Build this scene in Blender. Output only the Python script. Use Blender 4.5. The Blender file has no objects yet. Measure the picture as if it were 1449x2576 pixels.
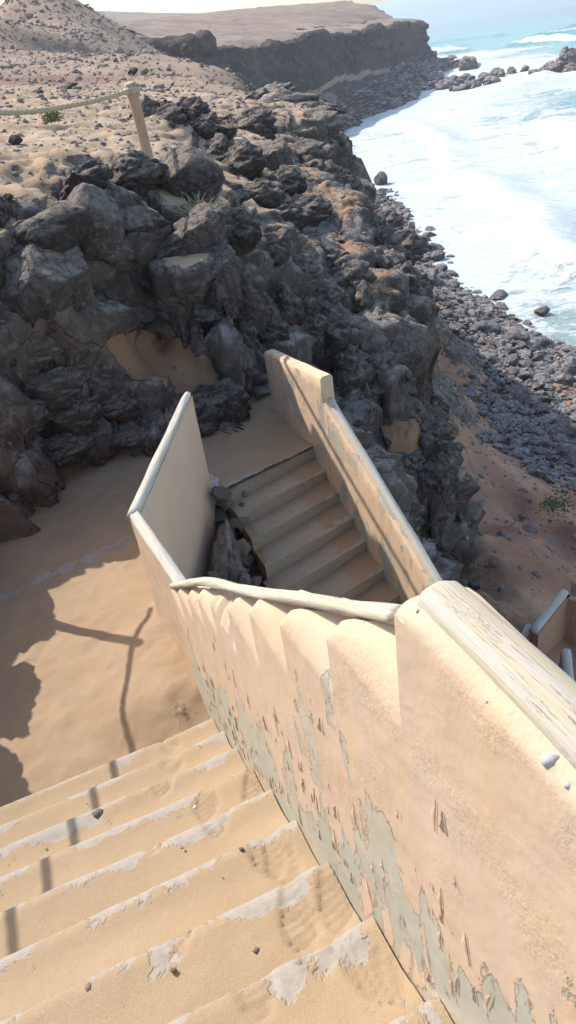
import bpy, bmesh, math, random
import numpy as np
from mathutils import Matrix, Vector, Quaternion

random.seed(7); rng = np.random.default_rng(11)
sc = bpy.context.scene
COL = sc.collection

# ------------------------------------------------------------------ camera
F = 1876.0; IW, IH = 1449.0, 2576.0            # focal length in units of a 1449 x 2576 picture
PITCH = math.radians(33.4); ROLL = math.radians(8.6)
FW = np.array([0, math.cos(PITCH), -math.sin(PITCH)])
R0 = np.array([1.0, 0, 0]); U0 = np.cross(R0, FW)
CR = math.cos(ROLL) * R0 - math.sin(ROLL) * U0
CU = math.sin(ROLL) * R0 + math.cos(ROLL) * U0
cam = bpy.data.cameras.new('camera'); cam_o = bpy.data.objects.new('camera', cam); COL.objects.link(cam_o)
cam.sensor_fit = 'VERTICAL'; cam.sensor_height = 36.0; cam.lens = 36.0 * F / IH
cam.clip_start = 0.02; cam.clip_end = 20000
M = Matrix.Identity(4)
for i in range(3):
    M[i][0] = CR[i]; M[i][1] = CU[i]; M[i][2] = -FW[i]
cam_o.matrix_world = M
sc.camera = cam_o

# ------------------------------------------------------------------ sky, sun, exposure
SUN_EL = math.radians(44); SUN_AZ = math.atan2(-0.75, 0.66)     # clockwise from +Y
SUNV = np.array([math.sin(SUN_AZ) * math.cos(SUN_EL), math.cos(SUN_AZ) * math.cos(SUN_EL), math.sin(SUN_EL)])
w = bpy.data.worlds.new('World'); sc.world = w; w.use_nodes = True
nt = w.node_tree; bg = nt.nodes['Background']
sky = nt.nodes.new('ShaderNodeTexSky'); sky.sky_type = 'NISHITA'; sky.sun_disc = False
sky.sun_elevation = SUN_EL; sky.sun_rotation = SUN_AZ; sky.dust_density = 1.4; sky.air_density = 1.0; sky.ozone_density = 1.0; sky.altitude = 10
nt.links.new(sky.outputs[0], bg.inputs[0]); bg.inputs[1].default_value = 0.15
sun = bpy.data.lights.new('sun', 'SUN'); sun.energy = 3.0; sun.angle = math.radians(0.6); sun.color = (1.0, 0.95, 0.89)
sun_o = bpy.data.objects.new('sun', sun); COL.objects.link(sun_o)
sun_o.rotation_euler = Vector(SUNV).to_track_quat('Z', 'Y').to_euler()
sc.view_settings.view_transform = 'Standard'; sc.view_settings.look = 'None'; sc.view_settings.gamma = 1.0
sc.view_settings.use_curve_mapping = False
sc.view_settings.exposure = 0.98
sc.render.engine = 'CYCLES'

# ------------------------------------------------------------------ measuring helpers
def ray(px, py): return FW + (px - IW / 2) / F * CR + (IH / 2 - py) / F * CU
def atz(px, py, z):
    d = ray(px, py); return d * (z / d[2])
def atd(px, py, s):
    d = ray(px, py); return d / np.hypot(d[0], d[1]) * s
def proj(P):
    P = np.atleast_2d(P); c = P @ FW
    c = np.where(np.abs(c) < 1e-6, 1e-6, c)
    return np.stack([IW / 2 + F * (P @ CR) / c, IH / 2 - F * (P @ CU) / c, c], 1)

# ------------------------------------------------------------------ noise (numpy)
def _h(i, j, k, s):
    n = (i.astype(np.int64) * 374761393 + j.astype(np.int64) * 668265263 + k.astype(np.int64) * 2147483647 + s * 1274126177) & 0xffffffff
    n = ((n ^ (n >> 13)) * 1274126177) & 0xffffffff
    n = ((n ^ (n >> 16)) * 2246822519) & 0xffffffff
    return ((n ^ (n >> 15)) & 0xffffff) / float(0x1000000)
def vnoise(P, s=0):
    f = np.floor(P); i, j, k = f[:, 0], f[:, 1], f[:, 2]; t = P - f; t = t * t * t * (t * (t * 6 - 15) + 10)
    r = 0
    for a in (0, 1):
        for b in (0, 1):
            for c in (0, 1):
                wgt = (t[:, 0] if a else 1 - t[:, 0]) * (t[:, 1] if b else 1 - t[:, 1]) * (t[:, 2] if c else 1 - t[:, 2])
                r = r + wgt * _h(i + a, j + b, k + c, s)
    return r * 2 - 1
def fbm(P, o=4, s=0, g=0.5):
    r = 0; a = 1.0; q = np.array(P, float)
    for n in range(o):
        r = r + a * vnoise(q, s + n * 17); q = q * 2.03 + 5.3; a *= g
    return r
def worley(P, s=0):
    f = np.floor(P); f1 = np.full(len(P), 9.0); f2 = f1.copy()
    for a in (-1, 0, 1):
        for b in (-1, 0, 1):
            for c in (-1, 0, 1):
                g = f + np.array([a, b, c])
                d = 0
                for ax in range(3):
                    d = d + (g[:, ax] + 0.1 + 0.8 * _h(g[:, 0], g[:, 1], g[:, 2], s + ax * 31 + 7) - P[:, ax]) ** 2
                d = np.sqrt(d); m = d < f1
                f2 = np.where(m, f1, np.minimum(f2, d)); f1 = np.where(m, d, f1)
    return f1, f2
def sstep(a, b, x):
    t = np.clip((x - a) / (b - a), 0, 1); return t * t * (3 - 2 * t)

# ------------------------------------------------------------------ mesh helpers
def mesh(name, V, Fc, smooth=True):
    me = bpy.data.meshes.new(name)
    V = np.asarray(V, float)
    if isinstance(Fc, np.ndarray):
        n, k = Fc.shape
        me.vertices.add(len(V)); me.vertices.foreach_set('co', V.astype(np.float32).ravel())
        me.loops.add(n * k); me.loops.foreach_set('vertex_index', Fc.astype(np.int32).ravel())
        me.polygons.add(n); me.polygons.foreach_set('loop_start', np.arange(0, n * k, k, dtype=np.int32))
        me.update(calc_edges=True); me.validate()
    else:
        me.from_pydata([tuple(v) for v in V], [], Fc)
    me.polygons.foreach_set('use_smooth', [smooth] * len(me.polygons)); me.update()
    return me
def obj(name, me, mat=None, parent=None):
    o = bpy.data.objects.new(name, me); COL.objects.link(o)
    if mat is not None and me is not None and not me.materials: me.materials.append(mat)
    if parent is not None: o.parent = parent
    return o
def empty(name, loc=(0, 0, 0)):
    o = bpy.data.objects.new(name, None); COL.objects.link(o); o.location = loc; o.empty_display_size = 0.1
    return o
def tag(o, label=None, cat=None, group=None, kind=None):
    if label: o['label'] = label
    if cat: o['category'] = cat
    if group: o['group'] = group
    if kind: o['kind'] = kind
    return o
def attr(me, name, vals):
    a = me.attributes.new(name, 'FLOAT', 'POINT'); a.data.foreach_set('value', np.asarray(vals, np.float32))
def grid_faces(nx, ny):
    i = np.arange(nx - 1)[None, :] + np.arange(ny - 1)[:, None] * nx
    return np.stack([i, i + 1, i + nx + 1, i + nx], -1).reshape(-1, 4)
def grid_normals(V, nx, ny):
    G = V.reshape(ny, nx, 3)
    n = np.cross(np.gradient(G, axis=1), np.gradient(G, axis=0))
    n /= np.linalg.norm(n, axis=2, keepdims=True) + 1e-12
    return n.reshape(-1, 3)
def prune(V, Fc, extra=()):
    used = np.unique(Fc); mp = np.full(len(V), -1); mp[used] = np.arange(len(used))
    return V[used], mp[Fc], [e[used] for e in extra]
def box_mesh(name, c8):
    """c8: 8 corners, bottom four then top four"""
    return mesh(name, np.array(c8), [(0, 3, 2, 1), (4, 5, 6, 7), (0, 1, 5, 4), (1, 2, 6, 5), (2, 3, 7, 6), (3, 0, 4, 7)], False)
def roughen(me, cuts, amp, freq, seed):
    bm = bmesh.new(); bm.from_mesh(me)
    bmesh.ops.subdivide_edges(bm, edges=bm.edges[:], cuts=cuts, use_grid_fill=True)
    V = np.array([v.co for v in bm.verts]); k = amp * np.stack([fbm(V * freq + q, 4, seed + q * 3) for q in (0, 11, 23)], 1)
    for v, d in zip(bm.verts, k): v.co += Vector(d)
    bm.to_mesh(me); bm.free()
    me.polygons.foreach_set('use_smooth', [True] * len(me.polygons)); me.set_sharp_from_angle(angle=math.radians(45)); me.update()
    return me
def catmull(P, n):
    P = np.asarray(P, float); Q = np.vstack([2 * P[0] - P[1], P, 2 * P[-1] - P[-2]]); out = []
    for i in range(len(P) - 1):
        a, b, c, d = Q[i:i + 4]
        for t in np.linspace(0, 1, n, endpoint=False):
            out.append(0.5 * (2 * b + (c - a) * t + (2 * a - 5 * b + 4 * c - d) * t * t + (3 * b - a - 3 * c + d) * t ** 3))
    out.append(P[-1]); return np.array(out)
def tube(name, path, rad, seg=14, squash=1.0, bump=0.0, seed=0, up=(0, 0, 1), cap=True):
    path = np.asarray(path, float); n = len(path); rad = np.broadcast_to(np.asarray(rad, float), (n,))
    T = np.gradient(path, axis=0); T /= np.linalg.norm(T, axis=1, keepdims=True)
    up = np.array(up, float); A = np.cross(T, up); A /= np.linalg.norm(A, axis=1, keepdims=True) + 1e-9; Bv = np.cross(A, T)
    th = np.linspace(0, 2 * math.pi, seg, endpoint=False)
    V = path[:, None, :] + rad[:, None, None] * (np.cos(th)[None, :, None] * A[:, None, :] + squash * np.sin(th)[None, :, None] * Bv[:, None, :])
    V = V.reshape(-1, 3)
    ln = np.concatenate([[0], np.cumsum(np.linalg.norm(np.diff(path, axis=0), axis=1))])
    if bump:
        L = np.repeat(ln, seg)
        C = np.stack([L * 3.0, np.tile(np.cos(th), n) * 1.7, np.tile(np.sin(th), n) * 1.7], 1)
        rr = np.repeat(rad, seg)[:, None]
        V += (V - np.repeat(path, seg, 0)) / rr * (bump * fbm(C + seed, 3, seed))[:, None]
    Fc = []
    for i in range(n - 1):
        for j in range(seg):
            k = (j + 1) % seg
            Fc.append((i * seg + j, i * seg + k, (i + 1) * seg + k, (i + 1) * seg + j))
    if cap:
        Fc.append(tuple(range(seg))[::-1]); Fc.append(tuple(range((n - 1) * seg, n * seg)))
    me = mesh(name, V, Fc)
    uv = me.uv_layers.new(name='UVMap')
    vi = np.empty(len(me.loops), np.int32); me.loops.foreach_get('vertex_index', vi)
    uvs = np.stack([np.repeat(ln, seg)[vi], np.tile(th / (2 * math.pi), n)[vi]], 1)
    uv.data.foreach_set('uv', uvs.astype(np.float32).ravel())
    return me

# ------------------------------------------------------------------ material helper
class MB:
    def __init__(s, name, rough=0.9, spec=0.2):
        s.m = bpy.data.materials.new(name); s.m.use_nodes = True; s.t = s.m.node_tree
        s.b = s.t.nodes['Principled BSDF']; s.b.inputs['Roughness'].default_value = rough
        s.b.inputs['Specular IOR Level'].default_value = spec
    def n(s, ty, **kw):
        nd = s.t.nodes.new('ShaderNode' + ty)
        for k, v in kw.items(): setattr(nd, k, v)
        return nd
    def put(s, sock, v):
        if v is None: return
        if hasattr(v, 'is_output') or isinstance(v, bpy.types.NodeSocket): s.t.links.new(v, sock)
        else:
            if isinstance(v, (tuple, list)) and len(v) == 3 and sock.type == 'RGBA': v = (*v, 1)
            sock.default_value = v
    def pos(s, scale=(1, 1, 1), kind='Object'):
        tc = s.n('TexCoord'); mp = s.n('Mapping'); s.t.links.new(tc.outputs[kind], mp.inputs[0]); mp.inputs['Scale'].default_value = scale
        return mp.outputs[0]
    def noise(s, vec, scale, detail=4, rough=0.55, dist=0.0):
        nd = s.n('TexNoise'); s.put(nd.inputs['Vector'], vec); nd.inputs['Scale'].default_value = scale
        nd.inputs['Detail'].default_value = detail; nd.inputs['Roughness'].default_value = rough; nd.inputs['Distortion'].default_value = dist
        return nd.outputs['Fac']
    def voro(s, vec, scale, feature='F1', out='Distance'):
        nd = s.n('TexVoronoi', feature=feature); s.put(nd.inputs['Vector'], vec); nd.inputs['Scale'].default_value = scale
        return nd.outputs[out]
    def math(s, op, a, b=0.0, c=0.0, clamp=False):
        nd = s.n('Math', operation=op, use_clamp=clamp); s.put(nd.inputs[0], a); s.put(nd.inputs[1], b); s.put(nd.inputs[2], c)
        return nd.outputs[0]
    def ramp(s, v, a, b, lo=0.0, hi=1.0):
        nd = s.n('MapRange', interpolation_type='SMOOTHSTEP'); s.put(nd.inputs[0], v)
        for i, x in zip((1, 2, 3, 4), (a, b, lo, hi)): s.put(nd.inputs[i], x)
        return nd.outputs[0]
    def mix(s, f, a, b, blend='MIX'):
        nd = s.n('Mix', data_type='RGBA', blend_type=blend); s.put(nd.inputs[0], f); s.put(nd.inputs[6], a); s.put(nd.inputs[7], b)
        return nd.outputs[2]
    def attr(s, name):
        return s.n('Attribute', attribute_name=name).outputs['Fac']
    def nz(s):
        g = s.n('NewGeometry'); x = s.n('SeparateXYZ'); s.t.links.new(g.outputs['Normal'], x.inputs[0]); return x.outputs[2]
    def rnd(s):
        return s.n('ObjectInfo').outputs['Random']
    def bump(s, h, dist=0.01, strength=1.0, prev=None):
        nd = s.n('Bump'); nd.inputs['Strength'].default_value = strength; nd.inputs['Distance'].default_value = dist
        s.put(nd.inputs['Height'], h); s.put(nd.inputs['Normal'], prev); return nd.outputs[0]
    def done(s, col=None, normal=None, rough=None):
        s.put(s.b.inputs['Base Color'], col); s.put(s.b.inputs['Normal'], normal); s.put(s.b.inputs['Roughness'], rough)
        return s.m

def rock_colour(b, P, sc_=1.0, dk=1.0):
    """dark pitted basalt; returns colour and bump height"""
    n1 = b.noise(P, 0.9 * sc_, 5, 0.6); n2 = b.noise(P, 7 * sc_, 5, 0.65); pit = b.voro(P, 26 * sc_); n3 = b.noise(P, 40 * sc_, 3, 0.6)
    c = b.mix(b.ramp(n1, 0.35, 0.68), tuple(dk * x for x in (0.082, 0.061, 0.050)), tuple(dk * x for x in (0.150, 0.115, 0.094)))
    c = b.mix(b.ramp(n2, 0.45, 0.75), c, tuple(dk * x for x in (0.215, 0.18, 0.155)))
    c = b.mix(b.ramp(b.noise(P, 1.7 * sc_, 4, 0.7), 0.62, 0.78, 0, 0.55), c, (0.17, 0.10, 0.07))
    h = b.math('ADD', b.math('MULTIPLY', n2, 0.9), b.math('MULTIPLY', n3, 0.35))
    h = b.math('ADD', h, b.math('MULTIPLY', b.ramp(pit, 0.0, 0.35), 0.22))
    wv = b.n('VectorMath', operation='ADD'); b.put(wv.inputs[0], P); nz_ = b.n('TexNoise'); b.put(nz_.inputs['Vector'], P); nz_.inputs['Scale'].default_value = 2.2 * sc_; nz_.inputs['Detail'].default_value = 4
    sc2 = b.n('VectorMath', operation='SCALE'); b.put(sc2.inputs[0], nz_.outputs['Color']); sc2.inputs['Scale'].default_value = 0.5 / sc_; b.put(wv.inputs[1], sc2.outputs[0])
    fr = b.ramp(b.voro(wv.outputs[0], 2.1 * sc_, 'DISTANCE_TO_EDGE'), 0.0, 0.045); fr2 = b.ramp(b.voro(wv.outputs[0], 6.5 * sc_, 'DISTANCE_TO_EDGE'), 0.0, 0.06)
    h = b.math('ADD', h, b.math('ADD', b.math('MULTIPLY', fr, 0.9), b.math('MULTIPLY', fr2, 0.28)))
    h = b.math('ADD', h, b.math('MULTIPLY', b.noise(P, 110 * sc_, 2, 0.6), 0.25))
    return c, h
def mat_rock(name, dust=(0.36, 0.23, 0.14), dust_at=(0.72, 0.95), amount=0.75, sc_=1.0, sunlit_top_col=(0.37, 0.33, 0.285), dth=0.5):
    b = MB(name, 0.92, 0.15); P = b.pos(kind='Object')
    c, h = rock_colour(b, P, sc_)
    v = b.ramp(b.rnd(), 0, 1, 0.75, 1.3)
    c = b.mix(1.0, c, b.n('CombineColor').outputs[0], 'MULTIPLY') if False else c
    hs = b.n('HueSaturation'); b.put(hs.inputs['Value'], v); b.put(hs.inputs['Color'], c); c = hs.outputs[0]
    # pale dust and painted sunlight on upward faces, windblown sand on flat tops
    crust = b.math('MULTIPLY', b.ramp(b.nz(), 0.15, 0.7), b.ramp(b.noise(P, 6 * sc_, 6, 0.75), 0.36, 0.58))
    c = b.mix(b.math('MULTIPLY', crust, 0.8), c, sunlit_top_col)
    f = b.math('MULTIPLY', b.ramp(b.nz(), dust_at[0], dust_at[1]), b.ramp(b.noise(P, 2.3 * sc_, 6, 0.7), dth, dth + .1))
    c = b.mix(b.math('MULTIPLY', f, amount), c, dust)
    return b.done(c, b.bump(h, 0.05 / sc_, 1.0))
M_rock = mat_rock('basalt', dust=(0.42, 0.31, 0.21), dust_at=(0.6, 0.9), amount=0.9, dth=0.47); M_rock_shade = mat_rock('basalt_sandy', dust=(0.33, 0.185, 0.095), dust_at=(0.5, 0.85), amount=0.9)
M_beach = mat_rock('basalt_beach', dust=(0.34, 0.32, 0.30), amount=0.6, sc_=0.5, sunlit_top_col=(0.36, 0.345, 0.33))  # boulder tops get a lighter grey painted in for the sun on them

def mat_ground(name, sand_a, sand_b, sc_=1.0, pale_a=(0.46, 0.345, 0.235), pale_b=(0.39, 0.28, 0.18), sunlit_top_fac=0.85, dk=1.0):
    """sand with grit and embedded basalt driven by the attribute 'rock'"""
    b = MB(name, 0.95, 0.1); P = b.pos(kind='Object')
    n1 = b.noise(P, 0.8 * sc_, 5, 0.6); n2 = b.noise(P, 9 * sc_, 4, 0.7); n3 = b.noise(P, 60 * sc_, 3, 0.6)
    sand = b.mix(b.ramp(n1, 0.3, 0.7), sand_a, sand_b)
    sand = b.mix(b.ramp(n2, 0.55, 0.8, 0, 0.5), sand, tuple(x * 0.55 for x in sand_a))
    pale = b.attr('pale')
    sand = b.mix(pale, sand, b.mix(b.ramp(n1, 0.35, 0.65), pale_a, pale_b))
    red = b.attr('red')
    sand = b.mix(b.math('MULTIPLY', red, b.ramp(n1, 0.3, 0.6)), sand, (0.24, 0.115, 0.08))
    gr = b.math('MULTIPLY', b.voro(P, 5.5 * sc_, 'SMOOTH_F1'), 1.0)
    grit = b.ramp(b.math('SUBTRACT', gr, b.math('MULTIPLY', b.noise(P, 2.0 * sc_, 4), 0.55)), -0.02, 0.03, 1, 0)
    sand = b.mix(b.math('MULTIPLY', grit, b.attr('grit')), sand, b.mix(n2, (0.13, 0.12, 0.115), (0.28, 0.245, 0.21)))
    c, h = rock_colour(b, P, sc_, dk)
    crust = b.math('MULTIPLY', b.ramp(b.nz(), 0.35, 0.8), b.ramp(b.noise(P, 5 * sc_, 5, 0.7), 0.38, 0.6))  # upward rock faces coloured paler to imitate sun and dust on them
    c = b.mix(b.math('MULTIPLY', crust, sunlit_top_fac), c, (0.36, 0.32, 0.275))
    rk = b.attr('rock')
    f = b.math('ADD', b.math('SUBTRACT', rk, 0.5), b.math('MULTIPLY', b.math('SUBTRACT', b.noise(P, 3.1 * sc_, 6, 0.65), 0.5), 1.3))
    f = b.math('SUBTRACT', f, b.math('MULTIPLY', b.ramp(b.nz(), 0.55, 0.95), b.math('ADD', 0.28, b.math('MULTIPLY', pale, 0.30))))
    f = b.ramp(f, -0.06, 0.06)
    col = b.mix(f, sand, c)
    hh = b.math('ADD', b.math('MULTIPLY', f, b.math('ADD', h, 0.5)), b.math('MULTIPLY', b.math('ADD', n3, n2), 0.3))
    hh = b.math('ADD', hh, b.math('MULTIPLY', b.math('MULTIPLY', grit, b.attr('grit')), 0.35))
    return b.done(col, b.bump(hh, 0.04 / sc_, 0.8))
M_cliff = mat_ground('lava_cliff', (0.34, 0.215, 0.13), (0.28, 0.165, 0.095))
M_talus = mat_ground('talus', (0.44, 0.26, 0.155), (0.35, 0.19, 0.11), sc_=0.8)
M_plateau = mat_ground('plateau_ground', (0.30, 0.235, 0.18), (0.25, 0.18, 0.13), sc_=0.5, pale_a=(0.38, 0.28, 0.195), pale_b=(0.31, 0.225, 0.155))
M_head = mat_ground('headland_ground', (0.29, 0.22, 0.165), (0.22, 0.16, 0.12), sc_=0.13, pale_a=(0.34, 0.265, 0.195), pale_b=(0.25, 0.19, 0.145), sunlit_top_fac=0.12, dk=0.62)

def mat_sand(name, base, dark, concrete=(0.345, 0.305, 0.255), bg_=0.16):
    """windblown sand over concrete: 'edge' = metres from the nosing, 'bare' = swept bare"""
    b = MB(name, 0.95, 0.12); P = b.pos(kind='Object')
    g = b.noise(P, 420, 2, 0.7); n1 = b.noise(P, 2.2, 5, 0.6); n2 = b.noise(P, 30, 4, 0.65)
    s = b.mix(b.ramp(n1, 0.3, 0.7), base, dark)
    s = b.mix(b.ramp(g, 0.32, 0.7), tuple(x * 0.68 for x in base), s)
    s = b.mix(b.ramp(b.noise(P, 700, 1), 0.62, 0.75, 0, 0.5), s, (0.62, 0.5, 0.34))
    mo = b.noise(P, 3.4, 7, 0.62, 0.4); ed = b.attr('edge')
    lim = b.math('SUBTRACT', b.math('MULTIPLY', b.ramp(mo, 0.40, 0.70), 0.11), 0.004)
    f1 = b.math('MULTIPLY', b.ramp(b.math('ADD', b.math('SUBTRACT', lim, ed), b.math('MULTIPLY', b.math('SUBTRACT', n2, 0.5), 0.014)), -0.006, 0.010), b.ramp(b.noise(P, 90, 3), 0.28, 0.5, 0.86, 1.0))
    m2 = b.math('ADD', b.noise(P, 3.0, 7, 0.68, 0.3) if bg_ < .3 else b.math('MULTIPLY_ADD', b.noise(P, 4.0, 6, 0.6), 0.5, 0.2), b.math('MULTIPLY', b.attr('bare'), bg_))
    f2 = b.ramp(m2, 0.67 if bg_ < .3 else 0.5, 0.71)
    f = b.math('MAXIMUM', f1, b.math('MULTIPLY', f2, 0.85))
    conc = b.mix(b.ramp(n2, 0.3, 0.7), concrete, tuple(x * 0.86 for x in concrete))
    conc = b.mix(b.ramp(b.voro(P, 70), 0.1, 0.2, 0.4, 0), conc, (0.32, 0.22, 0.15))
    c = b.mix(f, s, conc)
    hh = b.math('ADD', b.math('MULTIPLY', g, 0.25), b.math('MULTIPLY', n2, 0.35))
    hh = b.math('MULTIPLY', hh, b.math('SUBTRACT', 1.0, b.math('MULTIPLY', f, 0.8)))
    hh = b.math('SUBTRACT', hh, b.math('MULTIPLY', f, 0.35))
    return b.done(c, b.bump(hh, 0.010, 0.75))
M_sand = mat_sand('sand', (0.43, 0.315, 0.195), (0.385, 0.275, 0.165))
M_sand_land = mat_sand('sand_landing', (0.43, 0.305, 0.19), (0.35, 0.23, 0.13))
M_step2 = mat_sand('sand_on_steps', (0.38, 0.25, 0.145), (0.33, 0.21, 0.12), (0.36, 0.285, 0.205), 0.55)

def mat_plaster(name, base, peel=True):
    b = MB(name, 0.85, 0.2); P = b.pos(kind='Object')
    n1 = b.noise(P, 2.4, 5, 0.6); n2 = b.noise(P, 45, 4, 0.65); n3 = b.noise(P, 160, 3, 0.6)
    st = b.noise(b.pos((9, 9, 1.1)), 1.0, 6, 0.62, 0.5)          # vertical streaks
    c = b.mix(b.ramp(n1, 0.3, 0.7), base, tuple(x * y for x, y in zip(base, (0.97, 0.93, 0.86))))
    rgh0 = b.ramp(b.noise(P, 5.0, 3, 0.5), 0.42, 0.66)
    c = b.mix(b.ramp(st, 0.52, 0.7, 0, 0.45), c, (0.62, 0.42, 0.23))
    c = b.mix(b.math('MULTIPLY', rgh0, b.ramp(n2, 0.5, 0.75, 0, 0.35)), c, tuple(x * 0.72 for x in base))
    rgh = b.ramp(b.noise(P, 5.0, 3, 0.5), 0.42, 0.66, 0.12, 1.0)
    h = b.math('MULTIPLY', b.math('ADD', b.math('MULTIPLY', b.noise(P, 70, 5, 0.7), 0.6), b.math('MULTIPLY', n3, 0.25)), rgh)
    h = b.math('ADD', h, b.math('MULTIPLY', b.noise(P, 9, 3, 0.5), 1.6))
    if peel:
        hs = b.attr('above')                                  # height above the stair line
        band = b.math('MULTIPLY', b.ramp(hs, 0.02, 0.72, 1, 0), 0.20)
        big = b.math('MULTIPLY', b.noise(b.pos((4.6, 4.6, 2.2)), 1.0, 3, 0.5, 0.4), 0.62)
        m = b.math('ADD', b.math('ADD', b.math('MULTIPLY', b.noise(b.pos((11, 11, 4.5)), 1.0, 9, 0.68, 0.5), 0.42), big), band)
        m = b.math('ADD', m, 0.055)
        f = b.ramp(m, 0.695, 0.705)
        crack = b.ramp(b.math('ABSOLUTE', b.math('SUBTRACT', m, 0.693)), 0.0, 0.007, 1, 0)
        under = b.mix(b.ramp(n1, 0.4, 0.6), (0.42, 0.39, 0.30), (0.49, 0.42, 0.31))
        under = b.mix(b.ramp(n2, 0.5, 0.75, 0, 0.4), under, (0.37, 0.33, 0.25))
        c = b.mix(f, c, under)
        c = b.mix(b.math('MULTIPLY', crack, b.ramp(b.noise(P, 12, 3), 0.5, 0.6, 0, 0.7)), c, (0.22, 0.12, 0.07))
        h = b.math('SUBTRACT', h, b.math('MULTIPLY', f, 0.8))
    return b.done(c, b.bump(h, 0.005, 0.8))
PLA = (0.58, 0.43, 0.30)
M_plaster = mat_plaster('plaster', PLA); M_plaster_plain = mat_plaster('plaster_plain', PLA, False)
M_cream = mat_plaster('plaster_cream', (0.64, 0.45, 0.315), False)
M_ochre = mat_plaster('plaster_ochre', (0.68, 0.485, 0.325))
M_brown = mat_plaster('plaster_brown', (0.40, 0.235, 0.15), False)

def mat_wood(name, a=(0.46, 0.42, 0.345), bcol=(0.47, 0.385, 0.255), dark=(0.30, 0.27, 0.22)):
    b = MB(name, 0.8, 0.2); uv = b.n('UVMap').outputs[0]
    mp = b.n('Mapping'); b.put(mp.inputs[0], uv); mp.inputs['Scale'].default_value = (0.9, 5, 1)
    g1 = b.noise(mp.outputs[0], 3.0, 6, 0.65, 1.2)
    mp2 = b.n('Mapping'); b.put(mp2.inputs[0], uv); mp2.inputs['Scale'].default_value = (3.0, 34, 1)
    g2 = b.noise(mp2.outputs[0], 1.5, 5, 0.7, 0.8)
    c = b.mix(b.ramp(g1, 0.35, 0.65), a, bcol)
    c = b.mix(b.ramp(g2, 0.50, 0.8, 0, 0.25), c, dark)
    c = b.mix(b.ramp(b.noise(mp.outputs[0], 1.2, 2), 0.5, 0.6, 0, 0.5), c, (0.46, 0.435, 0.385))
    crk = b.ramp(b.math('ABSOLUTE', b.math('SUBTRACT', g1, 0.5)), 0.0, 0.006, 1, 0)
    c = b.mix(b.math('MULTIPLY', crk, 0.55), c, (0.16, 0.12, 0.08))
    h = b.math('ADD', g2, b.math('MULTIPLY', crk, -0.7))
    return b.done(c, b.bump(h, 0.003, 0.7))
M_wood = mat_wood('weathered_wood'); M_wood_grey = mat_wood('grey_wood', (0.53, 0.485, 0.41), (0.49, 0.43, 0.33), (0.34, 0.29, 0.23))
M_post = mat_wood('brown_post', (0.42, 0.27, 0.18), (0.47, 0.31, 0.21), (0.25, 0.15, 0.10))

def mat_plain(name, col, rough=0.9, scale=20, var=0.3, bd=0.004):
    b = MB(name, rough, 0.2); P = b.pos(); n = b.noise(P, scale, 5, 0.65)
    c = b.mix(b.ramp(n, 0.3, 0.7), tuple(x * (1 - var) for x in col), tuple(min(1, x * (1 + var)) for x in col))
    return b.done(c, b.bump(n, bd, 0.8))
M_conc = mat_plain('concrete', (0.40, 0.365, 0.31)); M_rope = mat_plain('rope_fibre', (0.46, 0.36, 0.22), scale=90)
M_twig = mat_plain('dry_twigs', (0.46, 0.37, 0.25)); M_leaf = mat_plain('shrub_leaf', (0.11, 0.13, 0.045)); M_stone = mat_plain('grey_stone', (0.19, 0.165, 0.145), scale=8)
M_tan = mat_plain('tan_stone', (0.34, 0.25, 0.17), scale=8); M_white = mat_plain('white_flake', (0.75, 0.72, 0.66)); M_rust = mat_plain('rust_flake', (0.33, 0.15, 0.07))
M_hill = mat_plain('hill_stone', (0.25, 0.205, 0.17), scale=3)
M_rubble = mat_plain('rubble', (0.24, 0.19, 0.15), scale=14, var=0.5, bd=0.03)

# ------------------------------------------------------------------ stair frame (metres, the lens at the origin)
ZSEA = -15.0
RISE, GO = 0.198, 0.2935
B0 = np.array([0.1515, 0.6847, -1.637])                  # right end of the top nosing
DW = np.array([-0.3155, 0.9489, 0.0]); NR = np.array([0.9489, 0.3155, 0.0]); UZ = np.array([0, 0, 1.0])
ST = DW * GO - UZ * RISE
ZL = -3.42                                              # landing
def wp(s, o, z): return B0 + DW * s + NR * o + UZ * (z - B0[2])      # along wall, offset right, absolute z
def zst(s): return B0[2] - s / GO * RISE                              # stair line
C1 = np.array([-0.66, 3.20, -2.46]); C2 = np.array([-1.00, 4.02, -2.46]); C3 = np.array([-0.71, 5.75, -2.46])
R2, ZL2 = 0.13, -3.44
NRt = [(790, 1128), (825, 1180), (856, 1237), (890, 1300), (925, 1357), (965, 1430)]
NLf = [(554, 1244), (596, 1298), (627, 1360), (658, 1424)]
nr = [atz(*p, ZL2 - R2 * k) for k, p in enumerate(NRt)]; nl = [atz(*p, ZL2 - R2 * k) for k, p in enumerate(NLf)]

# ------------------------------------------------------------------ terrain height from surveyed points
CP = []                                                  # x, y, z, rock, pale, red, grit
def nearer(u, v, d):
    f = lambda a, b, x: min(1, max(0, (x - a) / (b - a)))
    return d * (1 - 0.065 * f(720, 600, u) * f(400, 480, v) * f(880, 800, v))
def cp(u, v, d, rock=1.0, pale=0.0, red=0.0, grit=0.0): CP.append((*atd(u, v, nearer(u, v, d)), rock, pale, red, grit))
def cz(u, v, z, rock=1.0, pale=0.0, red=0.0, grit=0.0): CP.append((*atz(u, v, z), rock, pale, red, grit))
def cw(x, y, z, rock=1.0, pale=0.0, red=0.0, grit=0.0): CP.append((x, y, z, rock, pale, red, grit))
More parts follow.
